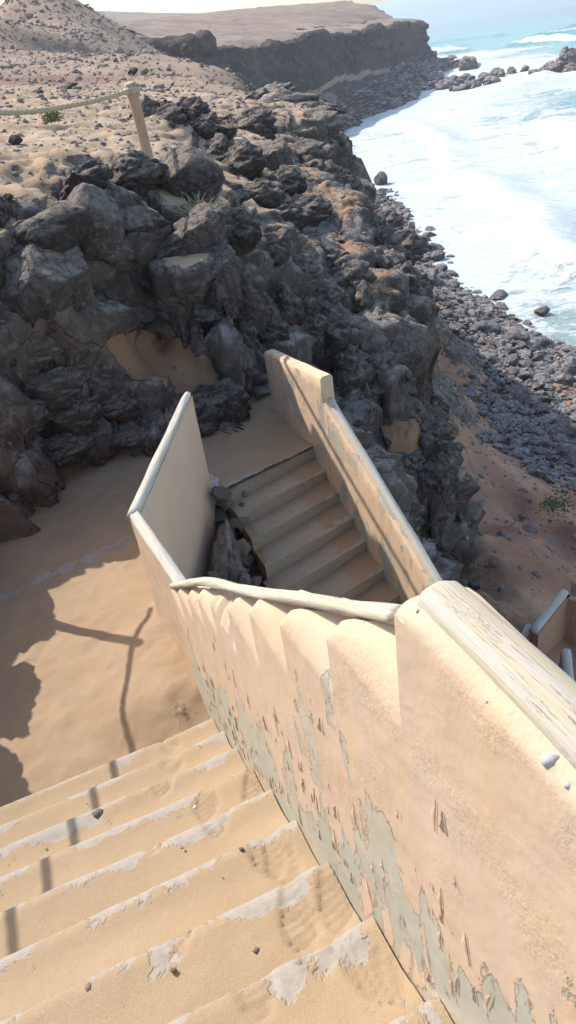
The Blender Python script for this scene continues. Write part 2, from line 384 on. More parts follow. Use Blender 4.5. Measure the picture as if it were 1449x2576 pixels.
# plateau
for u, v, d, r in [(0, 470, 8.5, .1), (-150, 470, 8.6, .1), (60, 400, 10, .0), (-120, 380, 11, 0), (150, 340, 12.3, 0), (250, 310, 13.5, .1), (372, 398, 9.9, .35), (250, 400, 9.9, .2), (0, 300, 15, 0), (-150, 310, 16, 0),
                   (100, 250, 19, .0), (-150, 230, 24, .0), (250, 222, 25, .1), (390, 225, 27, .1), (340, 185, 34, .1), (520, 265, 20, .3), (480, 235, 25, .2), (560, 300, 17, .45), (650, 262, 22, .4), (610, 235, 27, .5), (540, 200, 32, .5), (330, 255, 20, .1), (300, 330, 12.6, .1),
                   (400, 190, 34, .3), (450, 152, 42, .5), (520, 168, 38, .6), (578, 182, 36, .8)]:
    cp(u, v, d, r, 0.9, 0, 0.35)
for u, v, d in [(0, 170, 38), (-200, 160, 42), (0, 60, 58), (-200, 20, 62), (130, 8, 72), (60, -60, 75), (-200, -120, 90), (200, 100, 58), (250, 140, 48), (290, 50, 84), (312, 66, 80), (310, 110, 66), (140, 150, 42)]:
    cp(u, v, d, .12, 0.6, 0.15 if v < 120 else 0.3, 0.9)
cp(140, 205, 30, .2, .1, 1.0, .5); cp(90, 200, 30, .2, .1, 1.0, .5)
# rim and faces of the near rock mass
for u, v, d in [(200, 440, 8.9), (330, 445, 9.0), (420, 440, 9.3), (130, 548, 8.05), (30, 530, 8.1), (-120, 540, 7.9), (330, 520, 8.65), (230, 520, 8.35), (480, 540, 9.0), (440, 520, 9.2), (560, 575, 8.7), (430, 630, 8.15),
                (100, 690, 7.75), (110, 800, 7.4), (0, 820, 7.15), (-150, 800, 7.0), (220, 700, 7.9), (300, 650, 8.3), (370, 770, 8.9), (320, 800, 8.5), (440, 790, 8.9), (470, 650, 8.05), (550, 690, 8.0), (560, 800, 7.9),
                (0, 1000, 6.75), (-150, 1000, 6.6), (150, 930, 6.95), (100, 1100, 6.6), (250, 960, 7.05), (250, 1060, 6.8), (20, 1200, 6.35), (150, 1180, 6.62), (320, 1060, 6.9), (430, 1040, 6.98), (540, 950, 7.45), (600, 880, 7.9), (520, 1010, 7.15),
                (650, 880, 8.1), (700, 770, 8.6), (620, 640, 9.2), (660, 700, 8.8), (720, 620, 10.2), (790, 600, 11.5), (850, 690, 10.4), (900, 790, 9.8), (870, 900, 9.1), (800, 820, 9.2), (760, 900, 8.7), (960, 940, 9.0), (1000, 890, 9.4), (1035, 870, 9.8), (1040, 770, 10.3), (960, 660, 11.3), (1020, 640, 12.2), (1030, 700, 11.2),
                (930, 1010, 8.9), (950, 1100, 8.75), (1000, 1010, 8.95), (1080, 1075, 8.8), (1050, 1140, 8.7), (1150, 1140, 8.85), (1100, 1250, 8.55), (1155, 1250, 8.7), (1080, 1370, 8.45), (1130, 1430, 8.65), (1020, 1250, 8.5)]:
    cp(u, v, d, 0.95)
for u, v, d in [(930, 560, 14), (870, 540, 14.3), (980, 600, 12.8), (855, 355, 19), (820, 315, 20), (845, 420, 18.3), (750, 375, 17.5), (720, 285, 20), (630, 340, 16), (430, 300, 13.6), (380, 300, 13.6), (500, 330, 13.3), (560, 400, 12.6), (690, 430, 13.5), (790, 430, 16), (845, 490, 16), (700, 500, 12), (600, 490, 10.8), (780, 540, 12.4), (520, 480, 10.3), (640, 560, 10.3)]:
    cp(u, v, d, 0.70 if v < 415 or u < 620 else 0.97, 0.5 if v < 415 else 0, 0.08, 0.5)
for u, v, d in [(400, 890, 7.75), (350, 900, 7.6), (460, 880, 7.85), (400, 960, 7.35), (490, 940, 7.45), (640, 930, 7.85), (950, 1160, 8.6), (1000, 1180, 8.6), (990, 1110, 8.75), (480, 525, 9.4), (640, 590, 9.9), (560, 470, 11)]:
    cp(u, v, d, 0.1)
# landing foot of the rocks
for u, v in [(0, 1345), (85, 1305), (180, 1205), (360, 1150), (440, 1120), (510, 1115), (590, 1060), (620, 980), (660, 960), (700, 1010)]:
    cz(u, v, ZL - 0.04, 0.45)
# bank on the left of the stairs
for y, zf, zt in [(-1.5, -1.7, -0.6), (0, -1.7, -0.7), (1.2, -2.2, -1.2), (2.2, -3.0, -1.75), (3.0, -3.5, -2.4), (3.75, -3.5, -2.75), (4.3, -3.5, -2.8), (5.0, -3.5, -2.9), (5.6, -3.5, -2.7)]:
    cw(-2.75, y, zt, .9); cw(-2.45, y, zf - 0.3, .4); cw(-3.6, y, max(zt + .35, -1.6), .5); cw(-6, y, max(zt + .5, -1.5), .1, .8)
# below the stairs on the sea side
for x, y, z in [(-.3, 4.2, -4.6), (.3, 4.8, -4.6), (.5, 3.4, -5.2), (1.0, 2.2, -5.6), (1.6, 0, -6.0), (.9, 5.4, -4.9), (1.05, 6.2, -4.7), (.75, 7.4, -4.1), (-1.5, 3.5, -3.9), (-1.5, 2, -3.6), (-1, 0, -2.5), (.6, 8.0, -4.0)]:
    cw(x, y, z, .8)
# talus, beach, seabed
for u, v, z, r, red, g in [(1090, 960, -11.6, .2, .2, .8), (1180, 1100, -10.8, .1, .2, .9), (1200, 1200, -10.2, .1, .3, .8), (1190, 1320, -9.4, .15, .1, .6), (1320, 1250, -11.0, .1, .8, .8), (1449, 1330, -11.2, .2, 1, .6), (1300, 1320, -10.2, .15, .9, .5), (1250, 1400, -9.4, .05, .2, .5),
                           (1400, 1400, -10.2, .05, .4, .5), (1449, 1450, -10.0, .0, .6, .4), (1200, 1480, -8.6, .1, 0, .8), (1300, 1480, -9.3, .05, .0, .6), (1350, 1560, -9.2, .05, 0, .4), (1260, 1540, -8.6, .15, 0, .7), (1600, 1500, -10.2, .0, .5, .4), (1600, 1250, -12, .2, .3, .8),
                           (1300, 1120, -12.4, .6, .1, .9), (1449, 1100, -13.0, .6, .1, .9), (1150, 900, -12.9, .7, 0, .9), (1250, 980, -13.2, .7, 0, .9), (1449, 1000, -13.7, .7, 0, .9), (1600, 1050, -14, .7, 0, .9), (1080, 780, -13.6, .7, 0, .9), (960, 560, -14.2, .7, 0, .9), (900, 480, -14.4, .7, 0, .9), (1250, 880, -14.1, .7, 0, .9), (880, 400, -14.4, .7, 0, .9)]:
    cz(u, v, z, r, 0.0, red, g)
SHORE_PX = [(1750, 1010), (1600, 935), (1449, 872), (1330, 815), (1190, 715), (1120, 640), (1050, 560), (990, 480), (930, 400), (868, 335), (850, 318), (900, 296), (944, 284), (1024, 255), (1090, 240), (1149, 225), (1180, 212), (1264, 203), (1200, 193), (1100, 178), (1080, 165)]
SHORE = np.array([atz(*p, ZSEA)[:2] for p in SHORE_PX])
SHORE = np.vstack([[[10, -20], [14, 10]], SHORE])
for q in SHORE[:12]: cw(q[0], q[1], ZSEA - 0.25, .6, 0, 0, .5); cw(q[0] + 12, q[1] + 2, ZSEA - 2, .2)
for u, v, d in [(855, 355, 19), (930, 560, 14), (1035, 640, 12.3), (1045, 870, 9.9)]:
    q = atd(u, v, d); cw(q[0] + 1.6, q[1] + .6, -8.0, .8) if d > 15 else None; cw(q[0] + 3.6, q[1] + 1.5, -11.5, .6, 0, .2, .8)
for x, y, z in [(2.6, 7.4, -8.2), (2.62, 8.0, -8.3), (2.64, 8.6, -8.4), (2.55, 9.2, -8.6), (2.5, 9.8, -8.8), (2.55, 10.5, -9.1), (2.8, 11.3, -9.5), (3.1, 12.4, -9.9), (3.5, 13.4, -10.4), (3.8, 16, -10.9)]: cw(x, y, z, .05, 0, 0, .6)
for x, y, z in [(3.6, 25, -4), (3.2, 30, -3.5), (1.5, 36, -3.3), (0, 46, -3.6)]:
    cw(x, y, z, .7); cw(x + 3.5, y + 1, -10.5, .7); cw(x + 8, y + 2, -13.4, .6, 0, 0, .8)
for x, y, z in [(-8, 56, -3.5), (-20, 70, -2.5)]: cw(x, y, z, .2, .8, 0, .5)
# headland: cliff-top, cliff-foot and upper plateau, surveyed along the bay
HEAD = [(480, 108, 105, 265, 103), (560, 116, 112, 262, 110), (640, 108, 118, 255, 116), (724, 100, 126, 248, 123), (774, 87, 133, 232, 128), (840, 82, 142, 210, 137), (909, 76, 152, 190, 146), (960, 70, 170, 179, 164), (1000, 64, 188, 172, 182), (1040, 58, 204, 164, 199), (1066, 54, 213, 159, 210)]
for u, vt, dt, vf, df in HEAD:
    a = atd(u, vt, dt); f = atd(u, vf, df); f[2] = max(f[2], ZSEA + 1.2)
    cw(*a, .75, .2, 0, .5); cw(*f, .8, 0, 0, .6)
    b2 = a * 1 + np.array([-4, 9, 0]); cw(b2[0], b2[1], a[2] + 1.0, .25, .6, 0, .7)
for u, v, d in [(330, 52, 150), (450, 46, 170), (600, 33, 190), (724, 24, 215), (850, 14, 250), (950, 4, 270), (1000, 3, 262), (1000, 22, 235), (900, 36, 200), (760, 50, 175), (600, 62, 150), (450, 72, 135), (380, 95, 100)]:
    cp(u, v, d, .42, .35, .15, .9)
for u, d, z in [(0, 200, 2), (330, 320, 2), (600, 400, 1), (900, 420, -1), (300, 140, 1.0)]:
    q = atd(u, 100, d); cw(q[0], q[1], z, .2, .6, 0, .8)
tip = atd(1085, 150, 214)
for dx, dy, z in [(6, 2, -14.2), (10, 25, -15.5), (8, 60, -15.5), (14, 10, -16)]: cw(tip[0] + dx, tip[1] + dy, z, .8)
for q in SHORE[12:]: cw(q[0], q[1], ZSEA - 0.1, .8, 0, 0, .5); 
for x, y in [(60, 130), (80, 200), (120, 260), (60, 90), (110, 330), (40, 60)]: cw(x, y, -18, .2)
CP = np.array(CP)
XY = CP[:, :2]; key = np.round(XY, 2); _, ui = np.unique(key, axis=0, return_index=True); CP = CP[np.sort(ui)]; XY = CP[:, :2]
D = np.linalg.norm(XY[:, None] - XY[None], axis=2)
nC = len(CP); A = np.zeros((nC + 3, nC + 3)); A[:nC, :nC] = D + 0.02 * np.eye(nC) * -1
A[:nC, nC] = 1; A[:nC, nC + 1:] = XY; A[nC, :nC] = 1; A[nC + 1:, :nC] = XY.T
WZ = np.linalg.solve(A, np.vstack([CP[:, 2:3], np.zeros((3, 1))]))
def terrain(x, y):
    out = np.empty((len(x), 5))
    for i in range(0, len(x), 20000):
        q = np.stack([x[i:i + 20000], y[i:i + 20000]], 1)
        dd = np.sqrt(((q[:, None] - XY[None]) ** 2).sum(2))
        out[i:i + 20000, 0] = dd @ WZ[:nC, 0] + WZ[nC, 0] + q @ WZ[nC + 1:, 0]
        wgt = 1 / (dd ** 3 + 0.02)
        out[i:i + 20000, 1:] = (wgt @ CP[:, 3:]) / wgt.sum(1, keepdims=True)
    return out
def in_poly(x, y, poly):
    r = np.zeros(len(x), bool); n = len(poly)
    for i in range(n):
        (x1, y1), (x2, y2) = poly[i][:2], poly[(i + 1) % n][:2]
        c = ((y1 > y) != (y2 > y)) & (x < (x2 - x1) * (y - y1) / (y2 - y1 + 1e-12) + x1); r ^= c
    return r
# corridor of the built stairs: the ground stays under it
COR = [B0 + NR * 1.6 - DW * 3, B0 + NR * .6 + DW * 2.2, nr[5] + np.array([.5, -.6, 0]), nr[0] + np.array([.15, 0, 0]), np.array([0.02, 7.55, 0]), np.array([-0.12, 8.0, 0])]
LAND = [atz(u, v, ZL)[:2] for u, v in [(690, 985), (660, 950), (620, 970), (600, 1050), (520, 1105), (440, 1115), (360, 1140), (190, 1190), (95, 1290), (0, 1335)]]
LANDP = [np.array([-2.42, 5.2]), np.array([-2.42, 2.0]), np.array([-2.45, -3.0])]
CORP = [c[:2] for c in COR] + LAND[1:] + LANDP
DLX = (nr[5] - nr[0])[:2] / np.linalg.norm((nr[5] - nr[0])[:2])
def shape_ground(x, y, T):
    m = in_poly(x, y, CORP)
    cap = np.full(len(x), ZL - 0.25)
    rel = np.stack([x, y], 1) - B0[:2]; s = rel @ DW[:2]
    cap = np.where(s < 2.6, np.maximum(zst(np.clip(s, 0, 9)) - 0.75, ZL - 0.3), cap)
    o = rel @ NR[:2]
    low = in_poly(x, y, [C1[:2], C2[:2], C3[:2], nl[0][:2], nr[0][:2], nr[5][:2] + [.3, -.2], (1.6, 2), (1.5, -3), (0.6, -3)])
    ql = np.stack([x, y], 1) - nr[0][:2]; al = ql @ DLX
    cap = np.where(low, np.clip(ZL2 - 0.28 - R2 * al / 0.24, -5.2, ZL2 - .2), cap)
    T[:, 0] = np.where(m, np.minimum(T[:, 0], cap), T[:, 0])
    return m
def dist_shore(q):
    d = np.full(len(q), 1e9)
    for a, b in zip(SHORE[:-1], SHORE[1:]):
        ab = b - a; t = np.clip(((q - a) @ ab) / (ab @ ab), 0, 1); d = np.minimum(d, np.linalg.norm(q - a - t[:, None] * ab, axis=1))
    return d
tipw = SHORE[-1]
SEAP = list(SHORE[2:]) + [tipw + np.array(q_) for q_ in [(3, 25), (-6, 90), (-30, 240), (-60, 900)]] + [np.array([3000, 900]), np.array([3000, -20])]
def build_ground(name, x0, x1, y0, y1, res, mat, amp, cell, hole=None, drop=0.0, fade=0.4, strata=0.0):
    nx = int((x1 - x0) / res) + 1; ny = int((y1 - y0) / res) + 1
    X, Y = np.meshgrid(np.linspace(x0, x1, nx), np.linspace(y0, y1, ny)); x, y = X.ravel(), Y.ravel()
    T = terrain(x, y); m = shape_ground(x, y, T) if y0 < 8 else np.zeros(len(x), bool)
    T[:, 2] = np.maximum(T[:, 2], 0.9 * sstep(-2.7, -1.9, T[:, 0]) * sstep(6, 7, y)) if res < .1 else T[:, 2]
    if y1 > 60: sp = in_poly(x, y, SEAP) & (dist_shore(np.stack([x, y], 1)) > 3); T[:, 0] = np.where(sp, np.minimum(T[:, 0], ZSEA - 1.5), T[:, 0])
    V = np.stack([x, y, T[:, 0] - drop], 1); N = grid_normals(V, nx, ny)
    steep = 1 - N[:, 2]
    rock = np.clip(T[:, 1] + 0.55 * sstep(0.35, 0.7, steep) - 0.1, 0, 1)
    e = np.minimum.reduce([x - x0, x1 - x, y - y0, y1 - y]); fd = sstep(0, fade, e) * np.where(m, 0.0, 1.0)
    if res < .1:                                          # sandy hollow under the overhang
        hp = proj(V); hr = np.sqrt(((hp[:, 0] - 430) / 140) ** 2 + ((hp[:, 1] - 912 - .25 * (hp[:, 0] - 430)) / 66) ** 2) + .25 * fbm(V * 2.2, 4, 33)
        hw = sstep(.8, 1.1, hr); fd = fd * (.12 + .88 * hw); rock = rock * hw; T[:, 2] *= hw; T[:, 4] *= hw
    P = V / cell
    P = P + 0.35 * np.stack([vnoise(P * 1.3, 3), vnoise(P * 1.3, 4), vnoise(P * 1.3, 5)], 1)
    f1, f2 = worley(P, 1); g1, g2 = worley(P * 2.7 + 3, 2)
    bl = np.clip((f2 - f1) * 2.2, 0, 1) ** 0.5 - 0.55; bs = np.clip((g2 - g1) * 2.2, 0, 1) ** 0.5 - 0.55
    am = amp * (0.10 + 0.9 * rock) * (0.35 + 0.65 * sstep(0.05, 0.5, steep))
    disp = am * (bl + 0.42 * bs + 0.6 * fbm(V / cell * 0.8, 5, 9)) + (1 - rock) * amp * 0.12 * fbm(V / cell * 2, 4, 21)
    V = V + N * (disp * fd)[:, None]
    Fc = grid_faces(nx, ny)
    if hole:
        cx = V[Fc].mean(1); k = ~((cx[:, 0] > hole[0]) & (cx[:, 0] < hole[1]) & (cx[:, 1] > hole[2]) & (cx[:, 1] < hole[3]))
        if len(hole) > 4: k &= ~((cx[:, 0] > hole[4]) & (cx[:, 0] < hole[5]) & (cx[:, 1] > hole[6]) & (cx[:, 1] < hole[7]))
        Fc = Fc[k]
    rk = np.clip(rock + 0.25 * bl * (rock > .3), 0, 1)
    V, Fc, (rk, pale, red, grit) = prune(V, Fc, (rk, T[:, 2], T[:, 3], T[:, 4]))
    me = mesh(name, V, Fc); attr(me, 'rock', rk); attr(me, 'pale', pale); attr(me, 'red', red); attr(me, 'grit', grit)
    return tag(obj(name, me, mat), kind='structure'), V, Fc
NEAR = (-7.5, 4.0, 4.4, 22.0)
cliff, cV, cF = build_ground('lava_cliff', *NEAR, 0.042, M_cliff, 0.42, 0.75)
talus, tV, tF = build_ground('talus_slope', 3.6, 22, 3.0, 40, 0.14, M_talus, 0.22, 0.9)
talus2 = None
plateau, pV, pF = build_ground('plateau', -60, 30, -8, 75, 0.42, M_plateau, 0.5, 1.8, hole=(NEAR[0] + .5, NEAR[1] - .5, NEAR[2] + .5, NEAR[3] - .5, 4.2, 21.4, 3.6, 39.4), drop=0.05)
head, hV, hF = build_ground('headland', -170, 125, 60, 430, 1.15, M_head, 1.9, 5.0, hole=(-59, 29, 0, 74), drop=0.1)

# steep dark cliff of the headland: a sheet along its edge, from the flat top down to the shore
HT = np.array([atd(u, vt, dt) for u, vt, dt, vf, df in HEAD]); HFz = np.array([max(atd(u, vf, df + 2)[2], ZSEA + 1.0) for u, vt, dt, vf, df in HEAD])
tp = HT[-1]; HT = np.vstack([HT[0] + [-34, 14, 1.0], HT[0] + [-12, 3, .4], HT, tp + [1.5, 9, 0], tp + [-2, 40, .3], tp + [-14, 130, 1]]); HFz = np.concatenate([[HFz[0] + 4, HFz[0] + 2], HFz, [-13.5, -14, -14]])
EP = catmull(HT, 26); FZ = np.interp(np.linspace(0, 1, len(EP)), np.linspace(0, 1, len(HFz)), HFz)
Te = np.gradient(EP, axis=0)[:, :2]; Te /= np.linalg.norm(Te, axis=1, keepdims=True)
for _ in range(6): Te[1:-1] = (Te[:-2] + Te[1:-1] + Te[2:]) / 3
Te /= np.linalg.norm(Te, axis=1, keepdims=True); Ne = np.stack([Te[:, 1], -Te[:, 0]], 1)
def edge_dist(q):
    best = np.full(len(q), 1e9); sg = np.zeros(len(q))
    for i in range(0, len(EP), 3):
        dv = q - EP[i, :2]; d = np.linalg.norm(dv, axis=1); m = d < best; best = np.where(m, d, best); sg = np.where(m, dv @ Ne[i], sg)
    return np.where(sg > 0, best, -best)
hc_ = hV[hF].mean(1); ed_ = edge_dist(hc_[:, :2]); keep = (ed_ < -7) | (hc_[:, 1] > 420) | (ed_ > 60)
hF = hF[keep & (hc_[:, 1] > 60)]
old = head.data; rr0 = [np.array([a_.value for a_ in old.attributes[n_].data]) for n_ in ('rock', 'pale', 'red', 'grit')]
hV, hF, rr0 = prune(hV, hF, rr0); me = mesh('headland', hV, hF); [attr(me, n_, v_) for n_, v_ in zip(('rock', 'pale', 'red', 'grit'), rr0)]; me.materials.append(M_head); head.data = me
prof = [(-14, 9), (-9, 9), (-5, .9), (-2.5, .5), (-.8, .25)] + [(0.0 + 1.3 * t ** 1.5 + .25 * math.sin(t * 21), t) for t in np.linspace(0, 1, 34)] + [(1.3 + t * 9, 1 + t) for t in np.linspace(.06, 1, 16)]
rows, at_ = [], []
zin = terrain(EP[:, 0] - Ne[:, 0] * 14, EP[:, 1] - Ne[:, 1] * 14)[:, 0]; zin2 = terrain(EP[:, 0] - Ne[:, 0] * 9, EP[:, 1] - Ne[:, 1] * 9)[:, 0]
for j, (of, t) in enumerate(prof):
    P_ = EP.copy(); P_[:, :2] += Ne * of
    if j == 0: P_[:, 2] = np.maximum(zin, EP[:, 2] - 1) - .6
    elif j == 1: P_[:, 2] = np.maximum(zin2, EP[:, 2]) * .5 + EP[:, 2] * .5 + .6
    elif j < 5: P_[:, 2] = EP[:, 2] + t
    elif t <= 1: P_[:, 2] = EP[:, 2] * (1 - t) + FZ * t
    else: P_[:, 2] = FZ * (2 - t) + (ZSEA - 1.2) * (t - 1)
    rows.append(P_); tt = np.full(len(EP), t)
    isc = (j >= 4) & (t < .93); at_.append(np.stack([np.full(len(EP), 1.0 if isc else (.25 if j < 4 else (.0 if t < 1.02 else .88))), np.full(len(EP), .6 if j < 4 else (1.0 if .93 <= t < 1.02 else 0)), np.zeros(len(EP)), np.full(len(EP), .7)], 1))
V = np.stack(rows, 0); npf, nl_ = V.shape[:2]; V = V.reshape(-1, 3); N = -grid_normals(V, nl_, npf); A_ = np.stack(at_, 0).reshape(-1, 4)
Q = V * [.35, .35, .35]; w1, w2 = worley(Q, 77); st_ = np.sin(V[:, 2] * 2.6 + 2.0 * vnoise(V * .05, 78)) 
amp_ = np.repeat([.25 if j < 4 else (.9 if p[1] <= 1 else .6) for j, p in enumerate(prof)], nl_)
V = V + N * (amp_ * (1.1 * fbm(V * .16, 5, 79) + .55 * (np.clip((w2 - w1) * 2, 0, 1) - .5) + .28 * st_ * (amp_ > .8)))[:, None]
me = mesh('headland_cliff', V, grid_faces(nl_, npf)); [attr(me, n_, A_[:, i_]) for i_, n_ in enumerate(('rock', 'pale', 'red', 'grit'))]
tag(obj('headland_cliff', me, M_head), kind='structure'); hcV, hcF = V, grid_faces(nl_, npf)

# ------------------------------------------------------------------ sea
def spaced(a, b, r0, g):
    o = [a]; r = r0
    while o[-1] < b: o.append(o[-1] + r); r *= g
    return np.array(o)
xs = np.concatenate([[-3000, -600, -150, -40], spaced(6, 6000, 0.4, 1.016)]); ys = np.concatenate([[-300, -60, -10, 8], spaced(20, 14000, 0.5, 1.012)])
X, Y = np.meshgrid(xs, ys); x, y = X.ravel(), Y.ravel(); q = np.stack([x, y], 1); ds = dist_shore(q)
land = terrain(x, y)[:, 0] if False else None
wob = 5 * fbm(np.stack([x * .03, y * .03, x * 0], 1), 3, 40)
z = np.full(len(x), ZSEA)
def breaker(c, wd, h, seed, lo=0.35):
    a = np.clip(fbm(np.stack([x * .035, y * .035, x * 0 + seed], 1), 3, seed) * 1.3 + lo, 0, 1)
    t = (ds + wob - c) / wd
    return h * a * np.where(t > 0, np.exp(-(t / 2.2) ** 2), np.exp(-(t / .7) ** 2))
br = [breaker(9, 1.4, 1.0, 51), breaker(22, 1.9, 1.7, 52), breaker(38, 2.4, 1.9, 53, .25), breaker(62, 3.2, 1.8, 54, .15), breaker(95, 4, 1.3, 55, 0)]
B = np.sum(br, 0)
near = np.exp(-((y / 350) ** 2))
z = z + B + near * (0.22 * fbm(np.stack([x * .22, y * .3, x * 0], 1), 4, 60) + .25 * fbm(np.stack([x * .06, y * .09, x * 0], 1), 3, 61)) + (1 - near) * 0
z = np.where(ds < 6, ZSEA + (z - ZSEA) * ds / 6, z)
Vs = np.stack([x, y, z], 1); sea_me = mesh('sea', Vs, grid_faces(len(xs), len(ys)))
attr(sea_me, 'shore', ds + wob * 0.6); attr(sea_me, 'crest', B)
b = MB('sea_water', 0.22, 0.4); P = b.pos()
sh = b.attr('shore'); cr = b.attr('crest')
Ps = b.pos((0.55, 1.0, 1.0))
n_big = b.noise(b.pos((0.030, 0.045, 0.03)), 1.0, 5, 0.6, 0.6); n_mid = b.noise(Ps, 0.34, 8, 0.70, 1.2); n_fin = b.noise(Ps, 1.7, 6, 0.75, 1.5)
lace = b.math('ABSOLUTE', b.math('SUBTRACT', n_mid, 0.5))
cov = b.math('ADD', b.ramp(sh, 10, 60, 0.88, -0.08), b.math('MULTIPLY', b.math('SUBTRACT', n_big, 0.5), 1.1))
cov = b.math('ADD', cov, b.math('MULTIPLY', b.ramp(cr, 0.25, 0.9), 0.7))
cov = b.math('MULTIPLY', cov, b.ramp(sh, 60, 170, 1.0, 0.35))
tex = b.math('ADD', b.math('MULTIPLY', n_mid, 0.6), b.math('MULTIPLY', n_fin, 0.4))
thr = b.math('SUBTRACT', 0.80, b.math('MULTIPLY', cov, 0.52))
foam = b.ramp(b.math('SUBTRACT', tex, thr), -0.05, 0.10)
caps = b.math('MULTIPLY', b.ramp(b.noise(b.pos((0.05, 0.13, 1)), 1.0, 6, 0.7, 0.8), 0.70, 0.76), b.ramp(sh, 60, 120))
foam = b.math('MAXIMUM', foam, caps)
wc = b.mix(b.ramp(sh, 5, 60), (0.25, 0.38, 0.32), (0.07, 0.26, 0.225))
wc = b.mix(b.ramp(sh, 60, 260), wc, (0.055, 0.135, 0.17))
wc = b.mix(b.ramp(b.noise(b.pos((0.02, 0.05, 1)), 1.0, 4), 0.35, 0.65, 0, 0.35), wc, (0.10, 0.24, 0.28))
sandy = b.math('MULTIPLY', b.ramp(sh, 3, 26, 1, 0), b.ramp(n_big, 0.4, 0.6))
wc = b.mix(b.math('MULTIPLY', sandy, 0.5), wc, (0.42, 0.38, 0.30))
col = b.mix(foam, wc, b.mix(b.ramp(n_fin, 0.3, 0.7), (0.42, 0.49, 0.49), (0.62, 0.645, 0.64)))
hgt = b.math('ADD', b.math('MULTIPLY', n_mid, 0.6), b.math('MULTIPLY', n_fin, 0.3))
hgt = b.math('ADD', hgt, b.math('MULTIPLY', foam, 0.25))
M_sea = b.done(col, b.bump(hgt, 0.5, 0.7), b.ramp(foam, 0, 1, 0.22, 0.85))
tag(obj('sea', sea_me, M_sea), kind='structure')

# ------------------------------------------------------------------ rock shapes
def rock_mesh(name, seed, sub=4, planes=11, rough=0.07, lo=.55, hi=.92, crack=0.05, lumps=0.0):
    bm = bmesh.new(); bmesh.ops.create_icosphere(bm, subdivisions=sub, radius=1.0)
    V = np.array([v.co for v in bm.verts]); Fc = np.array([[v.index for v in f.verts] for f in bm.faces]); bm.free()
    r = np.random.default_rng(seed)
    for _ in range(planes):
        n = r.normal(size=3); n /= np.linalg.norm(n); h = r.uniform(lo, hi)
        e = np.maximum(0, V @ n - h); V = V - e[:, None] * n * 0.93
    if lumps:
        W = V * 1.25 + seed * 1.7; W = W + .3 * np.stack([vnoise(W * 1.5, 1), vnoise(W * 1.5, 2), vnoise(W * 1.5, 3)], 1)
        f1, f2 = worley(W, seed); g1, g2 = worley(W * 2.4, seed + 5)
        V = V + V * (lumps * (np.clip((f2 - f1) * 2.5, 0, 1) ** .5 - .6) + lumps * .45 * (np.clip((g2 - g1) * 2.5, 0, 1) ** .5 - .6))[:, None]
    V = V + V * (rough * fbm(V * 1.6 + seed * 3.1, 5, seed, .5))[:, None]
    if rough > .08: V = V - V * (rough * .5 * np.abs(fbm(V * 3.3 + seed, 5, seed + 3, .6)))[:, None]
    if crack:
        f1, f2 = worley(V * 1.5 + seed, seed); V = V - V * (crack * (1 - np.clip((f2 - f1) * 6, 0, 1)))[:, None]
    V /= np.abs(V).max()
    return mesh(name, V, Fc)
PR = [rock_mesh('rock', 100 + i, 5, 6 + i % 4, 0.12, .5, .9, crack=0.0, lumps=.22) for i in range(10)]         # rough lava lumps
PS = [rock_mesh('boulder', 200 + i, 5, 8, 0.06, .66, .92, crack=0.035) for i in range(4)]       # smooth boulders
PB = [rock_mesh('beach_boulder', 300 + i, 3, 14, 0.06, .5, .85, crack=0.0) for i in range(8)]   # angular beach boulders
PL = [rock_mesh('stone', 400 + i, 1, 7, 0.08, .55, .85, crack=0.0) for i in range(6)]
for me in PR: me.materials.append(M_rock)
for me in PS: me.materials.append(M_rock)
for me in PB: me.materials.append(M_beach)
PRS = []
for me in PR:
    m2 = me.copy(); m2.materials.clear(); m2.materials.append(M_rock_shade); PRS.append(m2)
def place(name, me, c, size, rot=None, parent=None):
    o = bpy.data.objects.new(name, me); COL.objects.link(o); o.location = c; o.scale = size
    o.rotation_euler = rot if rot is not None else (random.uniform(-.4, .4), random.uniform(-.4, .4), random.uniform(0, 6.28))
    if parent is not None: o.parent = parent
    return o
def rock_px(me, u, v, wpx, hpx, d, parent=None, name='rock', depth=1.0, back=0.6, yaw=None):
    c = atd(u, v, nearer(u, v, d)); L = np.linalg.norm(c); k = L / F / 2
    sx, sz = wpx * k, hpx * k; sy = depth * 0.5 * (sx + sz)
    c = c + np.array([c[0], c[1], 0]) / np.hypot(c[0], c[1]) * sy * back
    az = math.atan2(c[0], c[1])
    return place(name, me, c, (sx * 1.1, sy, sz * 1.15), (random.uniform(-.12, .12), ROLL * -1 + random.uniform(-.12, .12), -az + (yaw if yaw is not None else random.uniform(-.3, .3))), parent)
# named boulders
BL = [(PS[0], 110, 715, 215, 215, 7.35, 'huge rounded dark boulder at the left edge, crossed by a crack'),
      (PS[1], 132, 588, 180, 105, 7.55, 'pale sunlit boulder lying on top of the huge rounded boulder'),
      (PS[3], 232, 575, 130, 160, 7.95, 'grey rounded boulder wedged between the pale boulder and the cracked block'),
      (PR[6], 335, 555, 150, 165, 8.35, 'tall dark block below the rope post, left of the dry bush'),
      (PR[5], 335, 445, 150, 95, 8.9, 'pitted grey boulder just below the foot of the rope post'),
      (PS[3], 470, 455, 150, 120, 9.3, 'smooth sloping boulder right of the rope post foot'),
      (PR[0], 205, 470, 140, 95, 8.6, 'rough grey boulder at the edge of the sandy plateau'),
      (PR[7], 252, 1118, 115, 100, 6.75, 'angular dark block resting on the landing behind the cream wall'),
      (PR[4], 30, 1285, 100, 95, 6.1, 'rounded lava boulder at the left edge of the sandy landing'),
      (PR[1], 937, 945, 125, 110, 9.0, 'knobbly grey boulder with a sunlit top beyond the sea side wall'),
      (PS[2], 1000, 885, 150, 150, 9.5, 'big dark block on the outer corner of the cliff above the beach'),
      (PR[3], 1085, 1115, 120, 105, 8.8, 'jagged boulder crowning the rock pillar beyond the sea side wall')]
